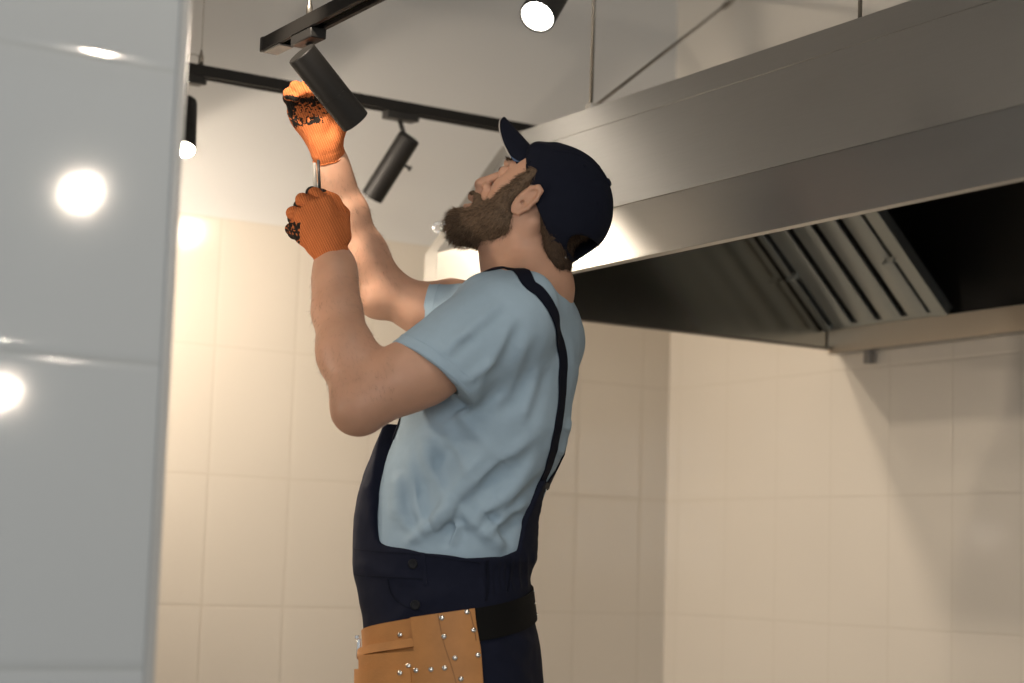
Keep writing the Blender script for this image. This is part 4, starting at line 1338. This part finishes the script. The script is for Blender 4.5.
# overlapping right-hand panel
rp = loft(sfn(0.012, 0.015, lambda p: ytop(p) - 0.5, lambda p: 745), 88, 127, np.linspace(0, 1, 16), 'leather_panel', M_leather, belt, 0.0035, 26)
# upper fold and pockets
fold_ = loft(sfn(0.009, 0.011, lambda p: ytop(p) + 19, lambda p: ytop(p) + 27), -60, 92, np.linspace(0, 1, 4), 'leather_fold', M_leather, belt, 0.004, 50)
pocket = loft(sfn(0.016, 0.024, lambda p: 672 - 8 * (p - 18) / 70, lambda p: 750), -55, 86, np.linspace(0, 1, 10), 'leather_pocket', M_leather, belt, 0.004, 50)
pocket2 = loft(sfn(0.012, 0.016, lambda p: 660 - 12 * (p - 18) / 70, lambda p: 750), 40, 90, np.linspace(0, 1, 10), 'leather_pocket', M_leather, belt, 0.004, 40)
# the pocket rims and seam lines
def line_on(bvh, pts, width, thick, name, material, parent):
    return band([hit(bvh, x, y) for x, y in pts], width, thick, name, material, parent, bvh, 0.0, steps=4)
allv, allf = [], []
for o in (lb, rp, fold_, pocket, pocket2):
    off = len(allv); allv += [Vector(q) for q in coords(o.data)]; allf += [tuple(off + i for i in p.vertices) for p in o.data.polygons]
lea_bvh = BVHTree.FromPolygons(allv, allf)
for x, y in ((441.7, 618), (467, 612), (444, 636.5), (473.6, 630), (455, 658), (461, 679), (478, 655), (400, 673), (408.5, 666), (416, 670.5), (431, 669.5), (444.6, 668), (400, 635), (484, 677)):
    r_ = Vector(lray(x, y)).normalized(); h_ = lea_bvh.ray_cast(Vector(CAML), r_)
    if h_[0] is None: continue
    p, n_ = np.array(h_[0]), np.array(h_[1])
    if n_ @ np.array(r_) > 0: n_ = -n_
    MB().lathe(p - n_ * 0.001, p + n_ * 0.004, [(0, 0.0052), (0.0020, 0.0050), (0.0036, 0.0034), (0.0042, 0.0004)], 18).build('rivet', M_rivet, belt, smooth=True)
for pts in ([(438, 614), (443, 640), (452, 668), (458, 690)], [(470, 611), (476, 640), (484, 670), (486, 690)]):
    line_on(lea_bvh, pts, 0.0014, 0.0006, 'stitch_line', M_stitch, belt)
for k, (x, y) in enumerate(((531, 592), (532.5, 604), (534, 615))):
    r_ = Vector(lray(x - 2.5, y)).normalized(); h_ = over_bvh.ray_cast(Vector(CAML), r_)
    if h_[0] is None: continue
    p, n_ = np.array(h_[0]) + np.array(h_[1]) * 0.010, np.array(h_[1])
    MB().lathe(p - n_ * 0.001, p + n_ * 0.003, [(0, 0.003), (0.002, 0.003), (0.003, 0.001)], 12).build('belt_stud', M_rivet, belt, smooth=True)
# steel clip hanging on the front of the belt
c0 = P(360.5, 640, 0.06)
for a, b_, c_, nm in ((P(357.5, 637, 0.03), 0.004, 0.003, 'clip_hook'), (P(359, 648, 0.03), 0.0035, 0.016, 'clip_plate'), (P(361, 656, 0.03), 0.004, 0.007, 'clip_tab')):
    MB().obox(a, (b_, 0, 0), (0, 0.009, 0), (0, 0, c_)).build(nm, M_chrome if nm != 'clip_tab' else M_button, belt, bevel=0.001)

# --- boots
for s_ in (1, -1):
    b0 = hip + LFT * 0.122 * s_
    b0 = np.array([b0[0], b0[1], 0]) - FWD * 0.02
    G = SDF(b0 - 0.28, b0 + np.array([0.28, 0.28, 0.2]), 0.007)
    G.cap(b0 - FWD * 0.03 + EZ * 0.045, b0 + FWD * 0.15 + EZ * 0.040, 0.042, 0.044, 0.03)
    G.cap(b0 + EZ * 0.06, b0 + EZ * 0.13, 0.050, 0.055, 0.03)
    G.half(EZ * 0.0, -EZ)
    link('boot', G.mesh('boot', 1), M_boot, man)

# --- gloves
def glove(name, wrist, knuckles, fingers, thumb, palm_n, r_f, coat_fn, cuff_pts, h=0.0018, palm=None, cuff_r=0.033):
    pts = [wrist] + list(knuckles) + [p for f in fingers for p in f] + list(thumb) + list(cuff_pts)
    lo, hi = bounds(pts, 0.05)
    G = SDF(lo, hi, h)
    nk = len(knuckles)
    for i, k_ in enumerate(knuckles):
        w_ = wrist + (k_ - wrist) * 0.10
        G.cap(w_, k_, 0.0205, 0.0150, 0.012)
    for i in range(nk - 1):
        for t in (0.45, 0.8):
            a = wrist + (knuckles[i] - wrist) * t; b_ = wrist + (knuckles[i + 1] - wrist) * t
            G.cap(a, b_, 0.0165, 0.0165, 0.01)
    for p, r_ in (palm or []): G.ball(p, r_, 0.015)
    for i, f in enumerate(fingers):
        ch = [knuckles[i]] + list(f)
        rr = [0.0128, 0.0113, 0.0104, 0.0090]
        if i == nk - 1: rr = [q * 0.90 for q in rr]
        G.chain(ch, rr, 0.004)
        for p in ch[1:-1]: G.ball(p, 0.0116, 0.003)
    G.chain(list(thumb), [0.0185, 0.0140, 0.0118, 0.0100], 0.006)
    # ribbed cuff
    a, b_ = cuff_pts
    G.cap(wrist, a, 0.027, cuff_r - 0.001, 0.015)
    G.cap(a, b_, cuff_r - 0.0015, cuff_r, 0.006)
    ax_ = (b_ - a) / np.linalg.norm(b_ - a)
    G.half(b_, ax_, 0.0015)
    me = G.mesh(name, 1)
    v = coords(me); nn_ = normals(me)
    hand_ax = (sum(knuckles) / nk - wrist); hand_ax /= np.linalg.norm(hand_ax)
    across = knuckles[0] - knuckles[-1]; across -= hand_ax * (across @ hand_ax); across /= np.linalg.norm(across)
    up_ = np.cross(hand_ax, across)
    u = (v - wrist) @ across; w2 = (v - wrist) @ up_
    set_attr(me, 'knit', np.where(np.abs(nn_ @ across) > 0.75, w2, u))
    set_attr(me, 'coat', coat_fn(v, nn_))
    # a knitted wave along the back of the hand
    set_coords(me, v + nn_ * (vnoise(v, 60, 3) * 0.0010)[:, None])
    o = link(name, me, M_glove, man)
    # hem of the cuff
    uu = np.cross(ax_, EZ + 0.1); uu /= np.linalg.norm(uu); ww = np.cross(ax_, uu)
    bv = bvh_of(me)
    loop = [b_ - ax_ * 0.002 + (uu * math.cos(t) + ww * math.sin(t)) * cuff_r for t in np.linspace(0, 2 * math.pi, 40, endpoint=False)]
    band(loop, 0.004, 0.0012, 'cuff_hem', M_glove, o, bv, 0.0, closed=True, steps=2)
    return o

# left hand: a fist around the screwdriver, back of the hand towards the camera
wl = P(334, 262, -0.115)
kl = [P(326, 203, -0.125), P(314, 207, -0.128), P(303, 215, -0.126), P(296, 227, -0.120)]       # index .. little
fl_ = [[P(315, 194, -0.098), P(312, 193, -0.066), P(321, 200, -0.056)],
       [P(302, 200, -0.100), P(300, 206, -0.064), P(312, 212, -0.056)],
       [P(293, 213, -0.100), P(294, 219, -0.064), P(308, 223, -0.056)],
       [P(291.5, 229, -0.098), P(294, 233, -0.068), P(308, 234, -0.058)]]
tl = [P(341, 234, -0.085), P(342, 214, -0.070), P(333, 200, -0.066), P(322, 194, -0.068)]
def coat_l(v, n):
    p = to_pixels(v)
    inner = np.clip((v[:, 1] + 0.100) / 0.012, 0, 1)
    low = np.clip((p[:, 1] - 219) / 4, 0, 1) * np.clip((303 - p[:, 0]) / 4, 0, 1)
    return np.clip(inner * 0.9 * np.clip((330 - p[:, 0]) / 8, 0, 1) + low * 0.62 * np.clip((246 - p[:, 1]) / 3, 0, 1), 0, 0.9)
gl = glove('glove', wl, kl, fl_, tl, None, None, coat_l, (P(334.5, 264, -0.113), P(336.5, 282, -0.126)),
           palm=[(P(338, 236, -0.112), 0.024), (P(326, 232, -0.118), 0.024), (P(340, 222, -0.105), 0.018)], cuff_r=0.0365)
# right hand: open palm behind the tube, fingers folding over its far side
wr = P(327, 150, 0.040)
kr = [P(322, 101, 0.036), P(312, 100, 0.034), P(302, 103, 0.032), P(295, 111, 0.030)]             # index .. little
fr_ = [[P(322, 86, 0.018), P(320, 84, -0.004), P(324, 90, -0.016)],
       [P(310, 87, 0.014), P(308, 84, -0.010), P(312, 91, -0.022)],
       [P(297, 91, 0.012), P(296, 87, -0.012), P(303, 93, -0.022)],
       [P(289, 98, 0.012), P(289, 94, -0.010), P(296, 98, -0.020)]]
tr = [P(334, 140, 0.030), P(340, 126, 0.024), P(343, 116, 0.020), P(344, 108, 0.016)]
def coat_r(v, n):
    p = to_pixels(v)
    front = np.clip(-n[:, 1] * 3, 0, 1)
    palmz = np.clip((127 - p[:, 1]) / 6, 0, 1)
    tipz = np.clip((p[:, 1] - 93) / 4, 0, 1)
    edge = 0.62 * palmz * tipz * front
    row1 = np.exp(-((p[:, 1] - 100) / 6) ** 2) * 0.33
    row2 = np.exp(-((p[:, 1] - (128 - (p[:, 0] - 290) * 0.25)) / 3.5) ** 2) * 0.36 * np.clip((325 - p[:, 0]) / 6, 0, 1)
    side = np.exp(-((p[:, 0] - (286 + (p[:, 1] - 95) * 0.28)) / 5) ** 2) * 0.3 * np.clip((130 - p[:, 1]) / 4, 0, 1) * tipz
    return np.clip(edge * 0.62 + (row1 + row2) * front + side, 0, 1)
gr = glove('glove', wr, kr, fr_, tr, None, None, coat_r, (P(327.5, 152, 0.042), P(329.5, 160, 0.050)),
           palm=[(P(310, 122, 0.036), 0.027), (P(326, 122, 0.036), 0.027), (P(303, 116, 0.034), 0.020), (P(320, 138, 0.038), 0.024)], cuff_r=0.0305)

# --- screwdriver in the left fist
def world(p):
    return Vector(ORG + p[0] * E1 + p[1] * E2 + p[2] * EZ)
s0, s1, s2 = world(P(326, 246, -0.078)), world(P(319.5, 190, -0.076)), world(P(318.3, 160, -0.074))
sd_root = empty('screwdriver', s0)
tag(sd_root, 'slim dark screwdriver pointing up out of the lower orange glove', 'screwdriver')
dv_ = (s1 - s0).normalized()
M_handle = mat('screwdriver_handle', (0.02, 0.02, 0.02), 0.35)
Lh = (s1 - s0).length
MB(s0).lathe(s0, s1, [(0, 0.008), (0.006, 0.0105), (0.03, 0.0095), (0.06, 0.0105), (Lh - 0.02, 0.0085), (Lh - 0.008, 0.0065), (Lh, 0.0055)], 20).build('handle', M_handle, sd_root, smooth=True)
MB(s0).rod(s1 - dv_ * 0.004, s2, 0.0026, 14).build('shaft', mat('dark_shaft', (0.02, 0.02, 0.02), 0.5, 0.0), sd_root, smooth=True)
cl = world(P(315, 184, -0.074)); ct = world(P(314.5, 163, -0.074))
MB(s0).tube([s1 + (cl - s1) * 0.8 - dv_ * 0.01, cl, ct], [0.0035, 0.0035, 0.003], 12).build('shaft_sleeve', mat('grey_sleeve', (0.30, 0.28, 0.25), 0.5, 0.0), sd_root, smooth=True)

# ------------------------------------------------------------------ lamps out of the frame that light the room and show in the glaze
def plain_spot(loc, direction, label, power, angle=90, color=WARM):
    loc = Vector(loc); d = Vector(direction).normalized()
    top = loc - d * 0.16
    return spotlight((top.x, top.y, CEIL), top, loc, 0.056, label, lit=True, power=power, angle=angle, color=color,
                     hinge=top + d * 0.03, d=(0, 1, 0))

la = Vector(on_y(188, 232, 2 * YL - 1.8)); la.y = 1.8
plain_spot(la, (1.45 - la.x, YL - la.y, 1.85 - la.z), 'lit spotlight above the near end of the hood aimed at the left wall', 9, 85)
lb_ = Vector(on_y(81, 193, 4.3 + 0.5)); lb_.y = -0.5
plain_spot(lb_, (0.55 - lb_.x, 2.1 - lb_.y, 1.5 - lb_.z), 'lit spotlight behind the viewer aimed at the pale partition', 25, 70)
lc_ = Vector(on_y(1, 392, 4.3 + 2.6)); lc_.y = -2.6
plain_spot(lc_, (0.3 - lc_.x, 2.1 - lc_.y, 1.2 - lc_.z), 'lit spotlight far behind the viewer', 25, 70)
ld_ = Vector((0.50, 3.0, 1.30))  # unseen uplight added to warm the upper wall and hood plate
plain_spot(ld_, (1.6, 0.75, 0.62), 'added unseen low spotlight behind the partition tilted up at the hood', 40, 95)
lh_ = Vector((0.92, 2.72, 2.55))  # unseen lamp added to brighten the farther forearm
lt_ = world(P(356, 205, 0.10))
plain_spot(lh_, lt_ - lh_, 'added unseen spotlight near the ceiling shining down on the farther raised arm', 150, 17)
# unseen strip added high on the left wall to brighten the hood plate
wl0 = Vector((2.0, YL, 2.86))
wlt = empty('added_wall_fill', wl0)
tag(wlt, 'added unseen glowing strip high on the left wall', 'added light')
MB(wl0).box((1.62, YL - 0.055, 2.83), (2.38, YL, 2.90)).build('housing', M_black, wlt, bevel=0.004)
MB(wl0).box((1.64, YL - 0.062, 2.838), (2.36, YL - 0.054, 2.892)).build('diffuser', emit('added_wall_glow', (1.0, 0.88, 0.74), 10), wlt, bevel=0.003)
# unseen square panel added in the ceiling as fill light
pc = Vector((1.25, 1.55, CEIL - 0.012))
panel = empty('added_ceiling_fill', pc)
tag(panel, 'added unseen fill panel in the ceiling', 'ceiling light')
fr = MB(pc)
for sx_, sy_, hx, hy in ((0, 1, 0.30, 0.012), (0, -1, 0.30, 0.012), (1, 0, 0.012, 0.30), (-1, 0, 0.012, 0.30)):
    fr.obox(pc + Vector((sx_ * 0.288, sy_ * 0.288, 0)), (hx, 0, 0), (0, hy, 0), (0, 0, 0.011))
fr.build('panel_frame', mat('white_panel_frame', (0.7, 0.7, 0.7), 0.4), panel, bevel=0.001)
MB(pc).obox(pc + Vector((0, 0, 0.003)), (0.277, 0, 0), (0, 0.277, 0), (0, 0, 0.004)).build('panel_diffuser', emit('panel_fill_glow', (1.0, 0.90, 0.78), 2.5), panel)
al = area_light('panel_fill', (1.25, 1.55, CEIL - 0.03), (1.25, 1.55, 0), 0.54, 0.54, 14, (1.0, 0.88, 0.74))
al.parent = panel; al.location = (0, 0, -0.02)
